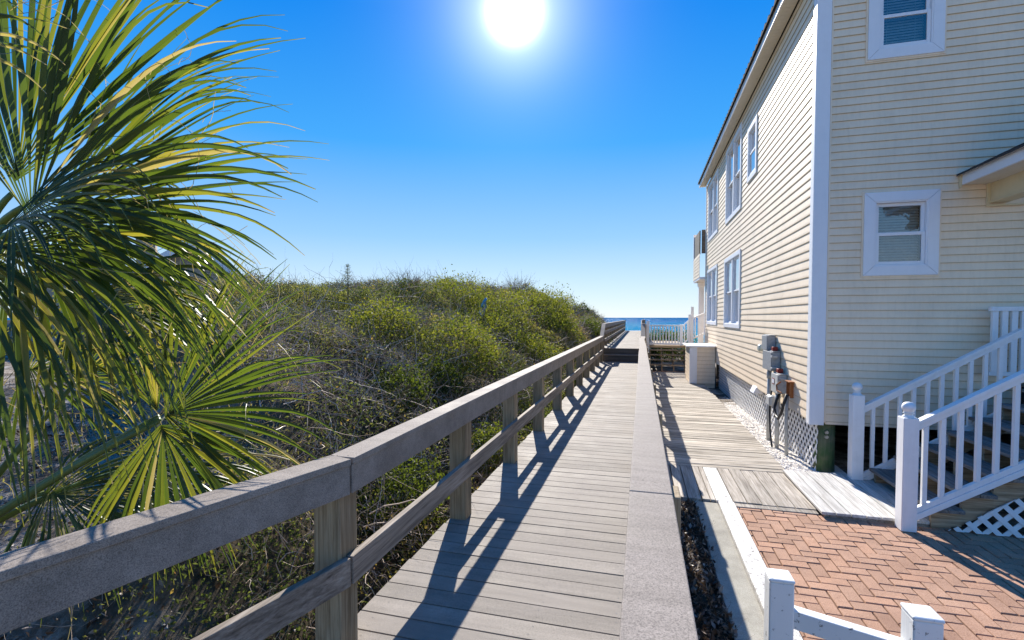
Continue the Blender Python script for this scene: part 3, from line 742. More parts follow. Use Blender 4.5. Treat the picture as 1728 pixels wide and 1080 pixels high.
# railings of the raised part, with the steep cap boards that join them to the lower ones
pu = list(np.arange(18.35, 42.9, 1.53))
for side, x, lab in ((1, XL, 'upper wooden railing left of the raised boardwalk, three boards high, running to the sea'),
                     (-1, XR+.03, 'upper wooden railing right of the raised boardwalk, beside the white balusters')):
    r = railing(lab, [[(x, 18.2), (x, 24.4)], [(x, 24.405), (x, 30.6)], [(x, 30.605), (x, 36.8)], [(x, 36.805), (x, 42.95)]],
                [(x, y) for y in pu], side, .478, .905, [(.50, .62), (.22, .335)], foot=-1.6)
    m = MB(); a, b = (x-.085, x+.05) if side > 0 else (x-.05, x+.105)
    m.hexa([(a,17.3,.924),(b,17.3,.924),(b,18.2,1.355),(a,18.2,1.355),(a,17.3,.954),(b,17.3,.954),(b,18.2,1.385),(a,18.2,1.385)])
    m.build('sloping_cap', M['cap'], r, .004)
    m = MB(); a, b = (x+.002, x+.04) if side > 0 else (x-.04, x-.002)
    m.hexa([(a,17.3,.784),(b,17.3,.784),(b,18.2,1.215),(a,18.2,1.215),(a,17.3,.920),(b,17.3,.920),(b,18.2,1.351),(a,18.2,1.351)])
    m.build('sloping_fascia', M['cap'], r, .003)
    if side < 0:
        m = MB(); m.box(x-.03, x+.11, 18.22, 18.36, 1.39, 1.44); m.lathe((x+.04, 18.29, 1.44), [(.05,0),(.075,.03),(.07,.06),(.03,.09),(.001,.1)], 10)
        m.build('post_cap', M['cap'], r, .01)

# ------------------------------------------------------------------ ground level walk, edging, bricks, gravel
def planks_x(x0, x1, ya, yb, z, pitch, gap, jit=.006):
    m = MB(); y = ya
    while y < yb-.03:
        j = random.uniform(-jit, jit); k = random.uniform(-jit, jit)*.6; a = x0+random.uniform(-.02, .02); b = x1+random.uniform(-.012, .012); g2 = gap*random.uniform(.5, 1.8)
        m.hexa([(a,y,z-.04+j),(b,y,z-.04+k),(b,y+pitch-g2,z-.04+k),(a,y+pitch-g2,z-.04+j),(a,y,z+j),(b,y,z+k),(b,y+pitch-g2,z+k+random.uniform(-.003,.003)),(a,y+pitch-g2,z+j+random.uniform(-.003,.003))])
        y += pitch
    return m
o = planks_x(.34, 1.94, 7.19, 19.7, -.5, .139, .014).build('plank_walkway', M['plank'], None, .003); o['kind'] = 'structure'
m = MB(); x = .34
xe = [.34, .41, .545, .70, .79, .85, 1.035, 1.18, 1.335, 1.49, 1.67, 1.88]
ms = []
for i in range(len(xe)-1):
    m.mi = 1 if i == 5 else 0
    m.box(xe[i]+.004, xe[i+1]-.006, 5.895, 7.17+random.uniform(-.01, .01), -.545, -.5+random.uniform(-.006, .006)); 
m.mi = 0
o = m.build('crosswise_planks', [M['planky'], M['whiteboard']], None, .003); o['kind'] = 'structure'
m = MB(); m.box(.12, .335, -2, 19.7, -.75, -.585); o = m.build('soil_edge', M['soil']); o['kind'] = 'structure'
o = grid('soil_strip', np.linspace(.10, .66, 24), np.linspace(-1.5, 5.9, 180), lambda X, Y: -.56+(vnoise(X*9, Y*9, 61)-.5)*.06+(vnoise(X*25, Y*25, 62)-.5)*.02, M['soil'])
m = MB(); m.box(.615, .862, -2, 5.87, -.7, -.52); o = m.build('concrete_strip', M['concrete'], None, .008); o['kind'] = 'structure'
for a, b in ((-2, 2.6), (2.606, 5.87)):
    m = MB(); m.box(.868, 1.035, a, b, -.6, -.492); o = m.build('edging_board', M['whiteboard'], None, .006)
    tag(o, 'white worn edging board between the concrete strip and the bricks, %s length' % ('longer near' if a < 0 else 'farther'), 'edging board', 'white edging boards')
m = MB(); m.box(1.04, 1.86, 5.775, 5.875, -.6, -.505); o = m.build('border_board', M['planky'], None, .004)
tag(o, 'grey border board laid flat between the brick paving and the crosswise planks', 'border board')
def bricks():
    W = .110; g = .010; x0, x1, y0, y1 = 1.045, 7.2, .2, 5.77; V = []; F = []
    def one(a, b, c, d):
        a = max(a, x0); b = min(b, x1); c = max(c, y0); d = min(d, y1)
        if b-a < .02 or d-c < .02: return
        if a > 1.84 and c > 5.55 and False: return
        z = -.512+random.uniform(-.0035, .0035); t = [random.uniform(-.002, .002) for _ in range(4)]; n = len(V); h = .004
        a += g/2; b -= g/2; c += g/2; d -= g/2
        V.extend([(a,c,z-.04),(b,c,z-.04),(b,d,z-.04),(a,d,z-.04),(a,c,z-h),(b,c,z-h),(b,d,z-h),(a,d,z-h),(a+h,c+h,z+t[0]),(b-h,c+h,z+t[1]),(b-h,d-h,z+t[2]),(a+h,d-h,z+t[3])])
        for k in range(4):
            k2 = (k+1) % 4; F.append((n+k, n+k2, n+4+k2, n+4+k)); F.append((n+4+k, n+4+k2, n+8+k2, n+8+k))
        F.append((n+8, n+9, n+10, n+11))
    for k in range(-2, 68):
        for q in range(-24, 34):
            X = (k+4*q)*W+.3; Y = k*W+.1
            if X > x1+.5 or X < x0-.6: continue
            one(X, X+2*W, Y, Y+W); one(X+2*W, X+3*W, Y-W, Y+W)
    o = mesh_np('brick_paving', V, F, M['brick']); o['kind'] = 'structure'
bricks()
m = MB(); m.box(1.04, 7.3, -2.5, 5.77, -.7, -.534); o = m.build('paving_bed', M['soil']); o['kind'] = 'structure'
gravel_z = lambda X, Y: -.535 - .013*np.clip(Y-7, 0, 10) + (vnoise(X*7, Y*7, 71)-.5)*.03
o = grid('gravel_bed', np.linspace(1.90, 2.75, 14), np.linspace(7.15, 19, 120), gravel_z, M['gravelbed'])
def pebbles(name, n, fx, fy, fz, r0, r1, mat, label, cat):
    X = fx(n); Y = fy(n); R = r0+(r1-r0)*RNG.random(n)**2; Z = fz(X, Y)+R*.1
    base = np.array([(1,0,0),(0,1,0),(-1,0,0),(0,-1,0),(0,0,.42),(0,0,-.5)])
    V = np.zeros((n, 6, 3)); sc_ = .6+.8*RNG.random((n, 6, 1)); an = RNG.random(n)*6.28
    for i in range(6):
        b = base[i]*sc_[:, i]; V[:, i, 0] = X+R*(b[:, 0]*np.cos(an)-b[:, 1]*np.sin(an)); V[:, i, 1] = Y+R*(b[:, 0]*np.sin(an)+b[:, 1]*np.cos(an)); V[:, i, 2] = Z+R*b[:, 2]
    T = np.array([(0,1,4),(1,2,4),(2,3,4),(3,0,4),(1,0,5),(2,1,5),(3,2,5),(0,3,5)])
    Q = (np.arange(n)[:, None, None]*6+T[None]).reshape(-1, 3)
    o = mesh_np(name, V.reshape(-1, 3), Q, mat); tag(o, label, cat, None, 'stuff')
pebbles('gravel', 11000, lambda n: 1.93+RNG.random(n)*.62, lambda n: 7.15+RNG.random(n)**1.4*10.5, gravel_z, .006, .017, M['pebble'], 'pale shell gravel in a strip along the foot of the house', 'gravel')
def litter():
    n = 4200; X = .17+RNG.random(n)*.46; Y = .5+RNG.random(n)*5.35
    V1, Q1, T1 = leaf_cloud(np.stack([X, Y, np.full(n, -.54)+RNG.random(n)*.03], 1), .02+.05*RNG.random(n), np.clip(RNG.random(n)**2.0, 0, 1), .25, .5)
    k = 900; X = .17+RNG.random(k)*.46; Y = .5+RNG.random(k)*5.35; D = RNG.normal(size=(k, 3)); D[:, 2] = np.abs(D[:, 2])*.3
    V2, Q2, T2 = twig_cloud(np.stack([X, Y, np.full(k, -.54)], 1), D, .08+.14*RNG.random(k), np.full(k, .0018), RNG.random(k)*.8, 4, .7)
    o = mesh_np('leaf_litter', np.concatenate([V1, V2]), np.concatenate([Q1, Q2+len(V1)]), M['debris'], None, np.concatenate([T1, T2]))
    tag(o, 'dark dead leaves and twigs on the soil beside the boardwalk', 'leaf litter', None, 'stuff')
    n = 9000; X = -1.7-RNG.random(n)*7; Y = .3+RNG.random(n)*5.5; kp = (bare(X, Y) > .15) | (X > -2.6); X = X[kp]; Y = Y[kp]; n = len(X)
    V, Q, T = leaf_cloud(np.stack([X, Y, ground_z(X, Y)+.012+RNG.random(n)*.02], 1), .02+.05*RNG.random(n), RNG.random(n)**1.5, .1, .5)
    o = mesh_np('fallen_leaves', V, Q, M['debris'], None, T); tag(o, 'fallen brown leaves scattered on the sand under the palms', 'fallen leaves', None, 'stuff')
litter()
pl = thing('wooden_platform', (2.2, 6.4, -.5), 'pale whitewashed plank platform at the foot of the white stairs', 'platform')
m = MB(); x = 1.855
while x < 2.95:
    m.box(x+.003, x+.133, 5.69, 7.16, -.478, -.448+random.uniform(-.003, .003)); x += .138
m.build('planks', M['platform'], pl, .005)
for y in (5.70, 7.1): m = MB(); m.box(1.88, 3.0, y, y+.04, -.53, -.482); m.build('frame_board', M['rail'], pl, .004)

m = MB(); m.box(.7, 14, -14, .15, -.7, -.53); o = m.build('bounce_slab', M['concrete']); o['kind'] = 'structure'  # unseen pale slab, added to bounce sunlight onto the shaded front wall
# ------------------------------------------------------------------ the low white fence in the near corner
fe = thing('white_fence', (1.1, 2.6, -.5), 'low white post and rail fence with flaking paint at the near corner of the bricks', 'fence')
FZ = .34

def fpost(x, y):
    m = MB(); m.box(x, x+.108, y, y+.108, -.52, FZ-.014); m.box(x-.003, x+.111, y-.003, y+.111, FZ-.014, FZ+.004); m.build('post', M['whiteold'], fe, .007)
fpost(.609, 2.525); fpost(1.118, 2.355)
m = MB(); m.bar((.719, 2.575, .145), (1.116, 2.425, .145), .06, .09); m.build('rail', M['whiteold'], fe, .005)
m = MB(); m.bar((.719, 2.575, -.25), (1.116, 2.425, -.25), .05, .09); m.build('rail', M['whiteold'], fe, .005)

# ------------------------------------------------------------------ the beach house
HX, HY, HE = 2.28, 7.48, 19.0           # side wall x, front wall y, far end y
HR, ZB, ZE = 9.2, .17, 6.40             # right side x, wall foot, eave
RIDGE = (HX+HR)/2; SL = .52
house = thing('beach_house', (HX, HY, -.6), 'two storey cream sided beach house on pilings with white window trim', 'house')
mapF = lambda u, n, z: (u, HY-n, z)      # front wall: u = x
mapS = lambda u, n, z: (HX-n, u, z)      # side wall: u = y
def siding(mp, z0, z1, pitch, span, holes, seams=True, proud=.013):
    m = MB(mp); z = z0; s_ = .0055
    while z < z1-.01:
        zt = min(z+pitch, z1); a, b = span((z+zt)/2); iv = [(a, b)]
        for (h0, h1, hz0, hz1) in holes:
            if hz0 < (z+zt)/2 < hz1:
                nv = []
                for (p, q) in iv:
                    if h1 <= p or h0 >= q: nv.append((p, q)); continue
                    if h0 > p: nv.append((p, h0))
                    if h1 < q: nv.append((h1, q))
                iv = nv
        for (p, q) in iv:
            cuts = [p]; u = p+random.uniform(.8, 3.6)
            while seams and u < q-.5: cuts.append(u); u += random.uniform(2.6, 3.7)
            cuts.append(q)
            for c0, c1 in zip(cuts[:-1], cuts[1:]):
                c1 = c1-(.004 if c1 != q else 0)
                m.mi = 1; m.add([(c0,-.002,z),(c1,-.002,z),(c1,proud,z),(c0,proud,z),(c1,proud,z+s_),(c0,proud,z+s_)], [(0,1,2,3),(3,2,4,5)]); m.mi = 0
                m.add([(c0,proud,z+s_),(c1,proud,z+s_),(c1,proud,z+pitch*.2),(c0,proud,z+pitch*.2),(c0,.002,zt),(c1,.002,zt)], [(0,1,2,3),(3,2,5,4)])
        z += pitch
    return m
#        u0,    u1,    z0,   z1,   trim, kind
WIN_F = [(2.857, 3.700, 2.157, 3.254, .125, 1), (2.857, 3.700, 4.99, 6.09, .125, 1)]
WIN_S = [(12.45, 14.72, 1.34, 3.23, .10, 2), (16.10, 18.40, 1.37, 3.27, .10, 2), (10.93, 11.82, 4.58, 5.76, .10, 1),
         (12.52, 14.66, 4.19, 6.22, .10, 2), (16.12, 18.30, 4.25, 6.22, .10, 2)]
def holes(ws): return [(a+t-.02, b-t+.02, c+t-.02, d-t+.02) for a, b, c, d, t, k in ws]
gable = lambda z: (HX+.16 + max(0, (z-ZE)/SL), HR - max(0, (z-ZE)/SL))
m = siding(mapF, ZB, ZE+SL*(RIDGE-HX)-.05, .1016, gable, holes(WIN_F), False)
for a, b, c, d, t, k in WIN_F:           # cream channel round each window
    e = .022; m.box(a-e, a-.001, -.001, .022, c-e, d+e); m.box(b+.001, b+e, -.001, .022, c-e, d+e); m.box(a-.001, b+.001, -.001, .022, d+.001, d+e); m.box(a-.001, b+.001, -.001, .022, c-e, c-.001)
m.box(HX+.158, HX+.178, -.001, .02, ZB-.004, 8.0); m.box(HX+.178, HR, -.02, .018, ZB-.035, ZB-.002)
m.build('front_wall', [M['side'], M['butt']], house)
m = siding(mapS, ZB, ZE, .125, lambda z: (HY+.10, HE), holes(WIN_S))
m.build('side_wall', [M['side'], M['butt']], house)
m = MB(); m.box(HR-.05, HR, HY+.02, HE-.02, ZB, ZE); m.box(HX+.05, HR-.05, HE-.06, HE-.01, ZB, ZE); m.box(HX+.02, HR-.06, HY+.02, HE-.06, ZB-.02, ZB-.004)
m.build('back_walls', M['side'], house)
m = MB(); m.box(HX-.024, HX+.155, HY-.024, HY-.004, ZB-.05, 6.9); m.box(HX-.024, HX-.004, HY-.003, HY+.11, ZB-.05, 6.38)
m.build('corner_board', M['trim'], house, .003)
m = MB(); m.box(HX-.024, HX-.004, HE-.09, HE+.005, ZB-.05, 6.38); m.build('corner_board', M['trim'], house, .003)
def window(mp, u0, u1, z0, z1, t, kind, curtain=False):
    f = MB(mp); P = .034
    # mitred flat casing
    for q in (((u0,z0),(u1,z0),(u1-t,z0+t),(u0+t,z0+t)), ((u1,z0),(u1,z1),(u1-t,z1-t),(u1-t,z0+t)), ((u1,z1),(u0,z1),(u0+t,z1-t),(u1-t,z1-t)), ((u0,z1),(u0,z0),(u0+t,z0+t),(u0+t,z1-t))):
        c = Vector((sum(p[0] for p in q)/4, sum(p[1] for p in q)/4)); w = [(p[0]+(c.x-p[0])*.004, p[1]+(c.y-p[1])*.004) for p in q]
        f.hexa([(a,-.001,b) for a, b in w]+[(a,P,b) for a, b in w])
    a, b, c, d = u0+t-.012, u1-t+.012, z0+t-.012, z1-t+.012; D = -.11
    for (x0, x1, y0, y1) in ((a, a+.028, c, d), (b-.028, b, c, d), (a+.028, b-.028, d-.028, d), (a+.028, b-.028, c, c+.028)):
        f.box(x0, x1, D, .026, y0, y1)
    bays = [(a+.029, b-.029)]
    if kind == 2:
        mid = (a+b)/2; f.box(mid-.05, mid+.05, D, .02, c+.029, d-.029); bays = [(a+.029, mid-.051), (mid+.051, b-.029)]
    w = f.build('window', M['trim'], house, .0025)
    zm = (c+d)/2
    for (p, q) in bays:
        for (lo, hi, n0, n1) in ((zm-.018, d-.030, -.045, -.012), (c+.030, zm+.018, -.082, -.049)) if kind == 2 else ((zm-.018, d-.030, -.050, -.014), (c+.030, zm+.018, -.018, .010)):
            s = MB(mp); e = .042
            s.box(p, p+e, n0, n1, lo, hi); s.box(q-e, q, n0, n1, lo, hi); s.box(p+e, q-e, n0, n1, hi-e, hi); s.box(p+e, q-e, n0, n1, lo, lo+e)
            s.build('sash', M['trim'], w, .003)
            g = MB(mp); nm = (n0+n1)/2; g.quad((p+e,nm,lo+e), (q-e,nm,lo+e), (q-e,nm,hi-e), (p+e,nm,hi-e)); g.build('pane', M['glass'], w)
        bl = MB(mp)
        if curtain:
            k = 26; us = np.linspace(p+.02, q-.02, k); 
            for i in range(k-1):
                if abs(us[i]-(p+q)/2) < (q-p)*.13: continue
                n_a = -.15+.025*sin(i*1.9); n_b = -.15+.025*sin((i+1)*1.9); bl.quad((us[i],n_a,c), (us[i+1],n_b,c), (us[i+1],n_b,d), (us[i],n_a,d))
            bl.build('curtain', M['curtain'], w)
        else:
            z = c+.03
            while z < d-.03:
                bl.quad((p+.02,-.112,z), (q-.02,-.112,z), (q-.02,-.135,z+.034), (p+.02,-.135,z+.034)); z += .036
            for uu in (p+.12, q-.12): bl.box(uu-.0015, uu+.0015, -.110, -.107, c, d)
            bl.build('blind', M['blind'], w)
    k = MB(mp); k.quad((a,-.30,c), (b,-.30,c), (b,-.30,d), (a,-.30,d))
    for (x0,y0),(x1,y1) in (((a,c),(b,c)),((b,c),(b,d)),((b,d),(a,d)),((a,d),(a,c))): k.quad((x0,-.112,y0),(x1,-.112,y1),(x1,-.30,y1),(x0,-.30,y0))
    k.build('room_behind', M['dark'], w)
for q in WIN_F: window(mapF, *q)
for q in WIN_S: window(mapS, *q, curtain=True)
# roof, soffit, fascia
OV = .25; YN, YF = HY-.35, HE+.12
m = MB(); m.box(HX-OV+.02, HX-.026, YN+.02, YF-.02, ZE, ZE+.012)
for i in range(int((YF-YN)/.1)): m.box(HX-OV+.02, HX-.026, YN+.02+i*.1, YN+.026+i*.1, ZE-.004, ZE-.001)
m.build('soffit', M['soffit'], house)
m = MB(); m.box(HX-OV-.005, HX-OV+.018, YN, YF, ZE-.02, ZE+.13); m.build('fascia', M['trim'], house, .003)
for s_ in (-1, 1):
    m = MB(); n = int((YF-YN+.1)/.055); xe = RIDGE+s_*(RIDGE-HX+OV+.05); ze = ZE+.15-.02; zr = ze+SL*abs(xe-RIDGE)
    vs = []; fs = []
    for i in range(n+1):
        y = YN-.05+i*.055; h = .045 if i % 4 in (1, 2) else 0
        vs += [(xe,y,ze+h), (RIDGE,y,zr+h), (xe,y,ze-.03), (RIDGE,y,zr-.03)]
    for i in range(n):
        k = i*4; fs += [(k,k+1,k+5,k+4), (k+2,k+6,k+7,k+3), (k,k+4,k+6,k+2)]
    m.add(vs, fs); m.build('roof', M['roof'], house)
# pilings and lattice skirt under the side wall
for (x, y) in ((2.50, 7.62), (2.62, 11.4), (2.62, 15.2), (5.6, 7.75), (8.6, 7.75)):
    m = MB(); m.tube([(x, y, -.75), (x, y, -.3), (x+.004, y, ZB-.03)], [.128, .125, .121], 18); p = m.build('piling', M['piling'], house, 0, True)
    if x == 2.50:
        b = MB()
        for z in (.02, -.045): b.tube([(x-.02, y-.115, z), (x-.02, y-.15, z)], [.026, .022], 10)
        b.build('bolt', M['steel'], p)
def lattice(mp, poly, step, wd, th, n0):
    """two layers of diagonal strips clipped to the convex polygon poly (u,z)"""
    m = MB(mp); us = [p[0] for p in poly]; zs = [p[1] for p in poly]
    def clip(pts):
        out = pts; k = len(poly)
        for i in range(k):
            (ax, ay), (bx, by) = poly[i], poly[(i+1) % k]; inp = out; out = []
            for j in range(len(inp)):
                p, q = inp[j], inp[(j+1) % len(inp)]
                sp = (bx-ax)*(p[1]-ay)-(by-ay)*(p[0]-ax); sq = (bx-ax)*(q[1]-ay)-(by-ay)*(q[0]-ax)
                if sp >= 0: out.append(p)
                if (sp >= 0) != (sq >= 0):
                    t = sp/(sp-sq); out.append((p[0]+(q[0]-p[0])*t, p[1]+(q[1]-p[1])*t))
            if len(out) < 3: return None
        return out
    H = max(zs)-min(zs); h = wd*.7071
    for layer, sg in ((0, 1), (1, -1)):
        u = min(us)-H-step
        while u < max(us)+H+step:
            z0, z1 = min(zs)-.02, max(zs)+.02; L = z1-z0
            st = [(u-h,z0),(u+h,z0),(u+h+L,z1),(u-h+L,z1)] if sg > 0 else [(u+h,z0),(u-h,z0),(u-h-L,z1),(u+h-L,z1)]
            if sg < 0: st = st[::-1]
            c = clip(st)
            if c:
                k = len(c); a = n0+layer*(th+.001); vs = [(p[0],a,p[1]) for p in c]+[(p[0],a+th,p[1]) for p in c]
                m.add(vs, [tuple(range(k-1,-1,-1)), tuple(range(k,2*k))]+[(i,(i+1)%k,k+(i+1)%k,k+i) for i in range(k)])
            u += step
    return m
mapL = lambda u, n, z: (HX+.105-n, u, z)
lattice(mapL, [(7.56,-.58),(16.3,-.66),(16.3,ZB-.01),(7.50,ZB-.01)], .150, .038, .006, 0).build('lattice_skirt', M['white'], house)
m = MB(); m.box(HX+.4, HX+.44, 8.2, HE, -.8, ZB-.03); m.box(HR-.1, HR-.05, HY+.3, HE, -.8, ZB-.03); m.box(HX+.4, HR, HE-.2, HE-.1, -.8, ZB-.03); m.build('underhouse_shade_sheets', M['dark'], house)  # added near-black sheets: block light and paint the shade behind the lattice
# porch roof over the front stairs, against the front wall
PX = 3.92
pr = MB()
m = MB(); m.box(PX, PX+.03, 5.6, HY-.02, 3.285, 3.42); m.build('porch_fascia', M['trim'], house, .003)
m = MB(); m.box(PX+.032, 4.22, 5.6, HY-.02, 3.288, 3.30); m.build('porch_soffit', M['soffit'], house)
m = MB(); m.box(4.222, 4.40, 5.6, HY-.02, 3.06, 3.287); m.box(4.21, 4.41, 5.6, HY-.02, 3.04, 3.058); m.build('porch_beam', M['channel'], house, .004)
m = MB(); m.box(4.19, 4.22, HY-.045, HY-.015, 3.02, 3.284); m.box(PX-.02, PX+.0, HY-.045, HY-.015, 3.25, 3.42); m.box(4.19, 4.6, HY-.045, HY-.015, 3.0, 3.019); m.build('porch_channel', M['channel'], house)
m = MB()
for i in range(12):
    x0 = PX-.05+i*.14; z0 = 3.425+.5*(x0-PX)+.0; m.hexa([(x0,5.55,z0),(x0+.16,5.55,z0+.08),(x0+.16,HY-.02,z0+.08),(x0,HY-.02,z0),(x0,5.55,z0+.026),(x0+.16,5.55,z0+.094),(x0+.16,HY-.02,z0+.094),(x0,HY-.02,z0+.026)])
m.build('porch_roof', M['shingle'], house)
# far end balcony and column
m = MB(); m.box(2.07, 8, HE+.02, 21.2, 3.02, 3.10); m.build('balcony_floor', M['trim'], house)
m = MB()
for i in range(7):
    z = 3.10+i*.125; m.hexa([(2.055,HE+.02,z),(2.07,HE+.02,z),(2.07,21.2,z),(2.055,21.2,z),(2.068,HE+.02,z+.124),(2.07,HE+.02,z+.124),(2.07,21.2,z+.124),(2.068,21.2,z+.124)])
m.build('balcony_band', M['side'], house)
m = MB(); m.box(2.08, 2.12, 19.3, 21.1, 3.98, 4.85); m.build('balcony_screen', M['riser'], house)
m = MB(); m.box(2.14, HX+.02, 19.12, 19.15, 3.98, 4.85); m.build('balcony_screen', M['riser'], house)
m = MB(); m.box(2.05, 2.19, 21.04, 21.18, 3.98, 4.98); m.build('balcony_post', M['trim'], house, .004)
m = MB(); m.box(2.25, 2.45, 20.85, 21.05, .5, 3.015); m.box(2.21, 2.49, 20.81, 21.09, 2.86, 3.016); m.build('porch_column', M['trim'], house, .006)
m = MB(); m.box(1.72, 8, HE+.02, 21.3, .38, .478); m.build('porch_floor', M['step'], house)

# ------------------------------------------------------------------ white front stairs
stairs = thing('front_stairs', (2.7, 6.3, -.5), 'white railed wooden stairs climbing to the front porch of the cream house', 'stairs')
RUN, RISE, X0, Z0 = .253, .176, 2.79, -.29
m = MB(); k7 = 7
for k in range(k7):
    t = MB(); x = X0+k*RUN; z = Z0+k*RISE
    t.box(x, x+.138, 5.62, 6.97, z-.036, z); t.box(x+.144, x+.282, 5.625, 6.965, z-.036, z-.001); t.build('tread', M['tread'], stairs, .004)
for y in (5.685, 6.28, 6.87):
    m = MB(); zt = lambda x: Z0-.037+(x-X0)*RISE/RUN
    for k in range(k7):
        x = X0+k*RUN+.03; z = Z0+k*RISE-.038
        m.hexa([(x,y,z-.02-(.28 if k else .16)),(x+RUN-.0,y,z-.02-.12),(x+RUN-.0,y+.04,z-.02-.12),(x,y+.04,z-.02-(.28 if k else .16)),(x,y,z),(x+RUN-.0,y,z),(x+RUN-.0,y+.04,z),(x,y+.04,z)])
    m.build('stringer', M['step'], stairs)
PZ = Z0+6*RISE+.02
m = MB(); x = 4.55
while x < 6.9: m.box(x, x+.135, 5.66, HY-.04, PZ-.035, PZ); x += .14
m.build('porch_deck', M['tread'], stairs, .003)
m = MB(); m.box(4.56, 4.60, 5.68, HY-.1, -.55, PZ-.04); m.build('porch_skirt', M['dark'], stairs)
lm = lambda u, n, z: (u, 5.66-n, z)
lattice(lm, [(2.95,-.505),(7.0,-.505),(7.0,.5),(4.42,.5)], .16, .046, .008, 0).build('stair_lattice', M['white'], stairs)
def stair_rail(y, xn, zf, x_end, ph):
    r = MB(); SLP = .620; zt = lambda x: .575+(x-2.62)*SLP - (0 if y < 6 else .165-.02)
    zt0 = zt
    top = MB(); a, b = xn+.068, x_end
    hx = [(a, zt(a)), (b, zt(b))]
    def sl(mb, x0, x1, y0, y1, d0, d1):
        mb.hexa([(x0,y0,zt(x0)+d0),(x1,y0,zt(x1)+d0),(x1,y1,zt(x1)+d0),(x0,y1,zt(x0)+d0),(x0,y0,zt(x0)+d1),(x1,y0,zt(x1)+d1),(x1,y1,zt(x1)+d1),(x0,y1,zt(x0)+d1)])
    sl(top, a, b, y-.042, y+.042, -.04, 0); sl(top, a, b, y-.022, y+.022, -.10, -.041)
    o = top.build('handrail', M['white'], stairs, .004)
    low = MB(); sl(low, a, b, y-.022, y+.022, -.925, -.865); sl(low, a, b, y-.032, y+.032, -.990, -.926); low.build('lower_rail', M['white'], o, .004)
    x = xn+.068+ph
    while x < b-.05:
        q = MB(); q.hexa([(x-.02,y-.02,zt(x-.02)-.864),(x+.02,y-.02,zt(x+.02)-.864),(x+.02,y+.02,zt(x+.02)-.864),(x-.02,y+.02,zt(x-.02)-.864),(x-.02,y-.02,zt(x-.02)-.101),(x+.02,y-.02,zt(x+.02)-.101),(x+.02,y+.02,zt(x+.02)-.101),(x-.02,y+.02,zt(x-.02)-.101)])
        q.build('baluster', M['white'], o, .003); x += .143
    n = MB(); n.box(xn-.066, xn+.066, y-.066, y+.066, zf, zf+1.125); p = n.build('newel_post', M['white'], stairs, .006)
    n = MB(); n.lathe((xn, y, zf+1.125), [(.05,0),(.05,.012),(.036,.022),(.036,.034),(.048,.042),(.036,.052),(.042,.062),(.056,.085),(.058,.105),(.05,.13),(.03,.148),(.001,.155)], 18); n.build('ball_finial', M['white'], p, 0, True)
stair_rail(5.59, 2.562, -.51, 4.5, .075); stair_rail(7.0, 2.650, -.50, 4.3, .11)
m = MB(); y = 7.30; m.box(4.17, 6.2, y-.03, y+.03, 1.68, 1.735); m.box(4.17, 6.2, y-.02, y+.02, .88, .93); o = m.build('porch_rail', M['white'], stairs, .004)
x = 4.19
while x < 6.1: q = MB(); q.box(x, x+.062, y-.0195, y+.0195, .931, 1.679); q.build('baluster', M['white'], o, .003); x += .098

# ------------------------------------------------------------------ boxes, pipes and cable on the side wall
def ebox(name, x, y0, y1, z0, z1, mat, label, cat, extra=None):
    r = thing(name, (HX-.02, (y0+y1)/2, z0), label, cat)
    m = MB(); m.box(x+.014, HX-.016, y0, y1, z0, z1); m.build('case', M[mat], r, .006)
    m = MB(); m.box(x, x+.013, y0-.006, y1+.006, z0-.006, z1+.004); m.build('cover', M[mat], r, .005)
    m = MB(); m.box(x+.03, HX-.02, y0-.012, y1+.012, z1+.005, z1+.017); m.build('rain_lip', M[mat], r, .003)
    if extra: extra(r)
    return r
def x1(r):
    m = MB(); m.box(2.115, 2.21, 8.90, 8.955, .925, .96); m.build('latch', M['metalpale'], r, .004)
    m = MB(); m.box(2.115, 2.21, 8.90, 8.955, .735, .765); m.build('latch', M['metalpale'], r, .004)
def x2(r):
    m = MB(); m.box(2.15, 2.24, 8.515, 8.567, .60, .625); m.build('latch', M['metalpale'], r, .004)
    m = MB(); m.box(2.121, 2.125, 8.74, 8.88, .50, .60); m.build('label_plate', M['red'], r)
    m = MB(); m.box(2.1195, 2.1208, 8.755, 8.865, .515, .585); m.build('label_face', M['trim'], r)
ebox('electric_box', 2.12, 9.27, 9.61, 1.035, 1.28, 'metalgrey', 'grey electric box, topmost of the three on the house side wall', 'electric box')
ebox('electric_box', 2.118, 8.96, 9.52, .70, 1.015, 'metalgrey', 'large grey electric box with two latches, middle of the three on the house side wall', 'electric box', x1)
ebox('electric_box', 2.126, 8.57, 8.95, .375, .675, 'metalpale', 'pale grey switch box with a red bordered label, lowest of the three boxes', 'electric box', x2)
mt = thing('electric_meter', (2.2, 9.75, .98), 'small round clear covered meter left of the topmost grey box', 'meter')
m = MB(); m.tube([(2.27, 9.78, 1.04), (2.20, 9.78, 1.04)], .085, 18); m.build('meter_base', M['metalgrey'], mt)
m = MB(); m.tube([(2.199, 9.78, 1.04), (2.12, 9.78, 1.04), (2.09, 9.78, 1.04)], [.07, .07, .05], 18); m.build('meter_cover', M['clear'], mt)
for (y, z, lab) in ((9.08, 1.018, 'dark red tag on top of the middle electric box'), (8.74, .68, 'dark red tag on top of the pale switch box')):
    m = MB(); m.box(2.16, 2.24, y-.06, y+.06, z+.016, z+.085); tag(m.build('red_tag', M['red'], None, .01), lab, 'tag')
def pipe(y, zt, r, lab, x=2.2, mat='pvc'):
    t = thing('conduit', (x, y, -.6), lab, 'conduit'); m = MB(); m.tube([(x, y, -.62), (x, y, zt)], r, 14); m.build('pipe', M[mat], t, 0, True)
    m = MB(); m.tube([(x, y, zt-.16), (x, y, zt-.06)], r*1.22, 14); m.build('collar', M[mat], t, 0, True)
pipe(9.38, .69, .036, 'grey conduit running from the middle electric box down into the gravel')
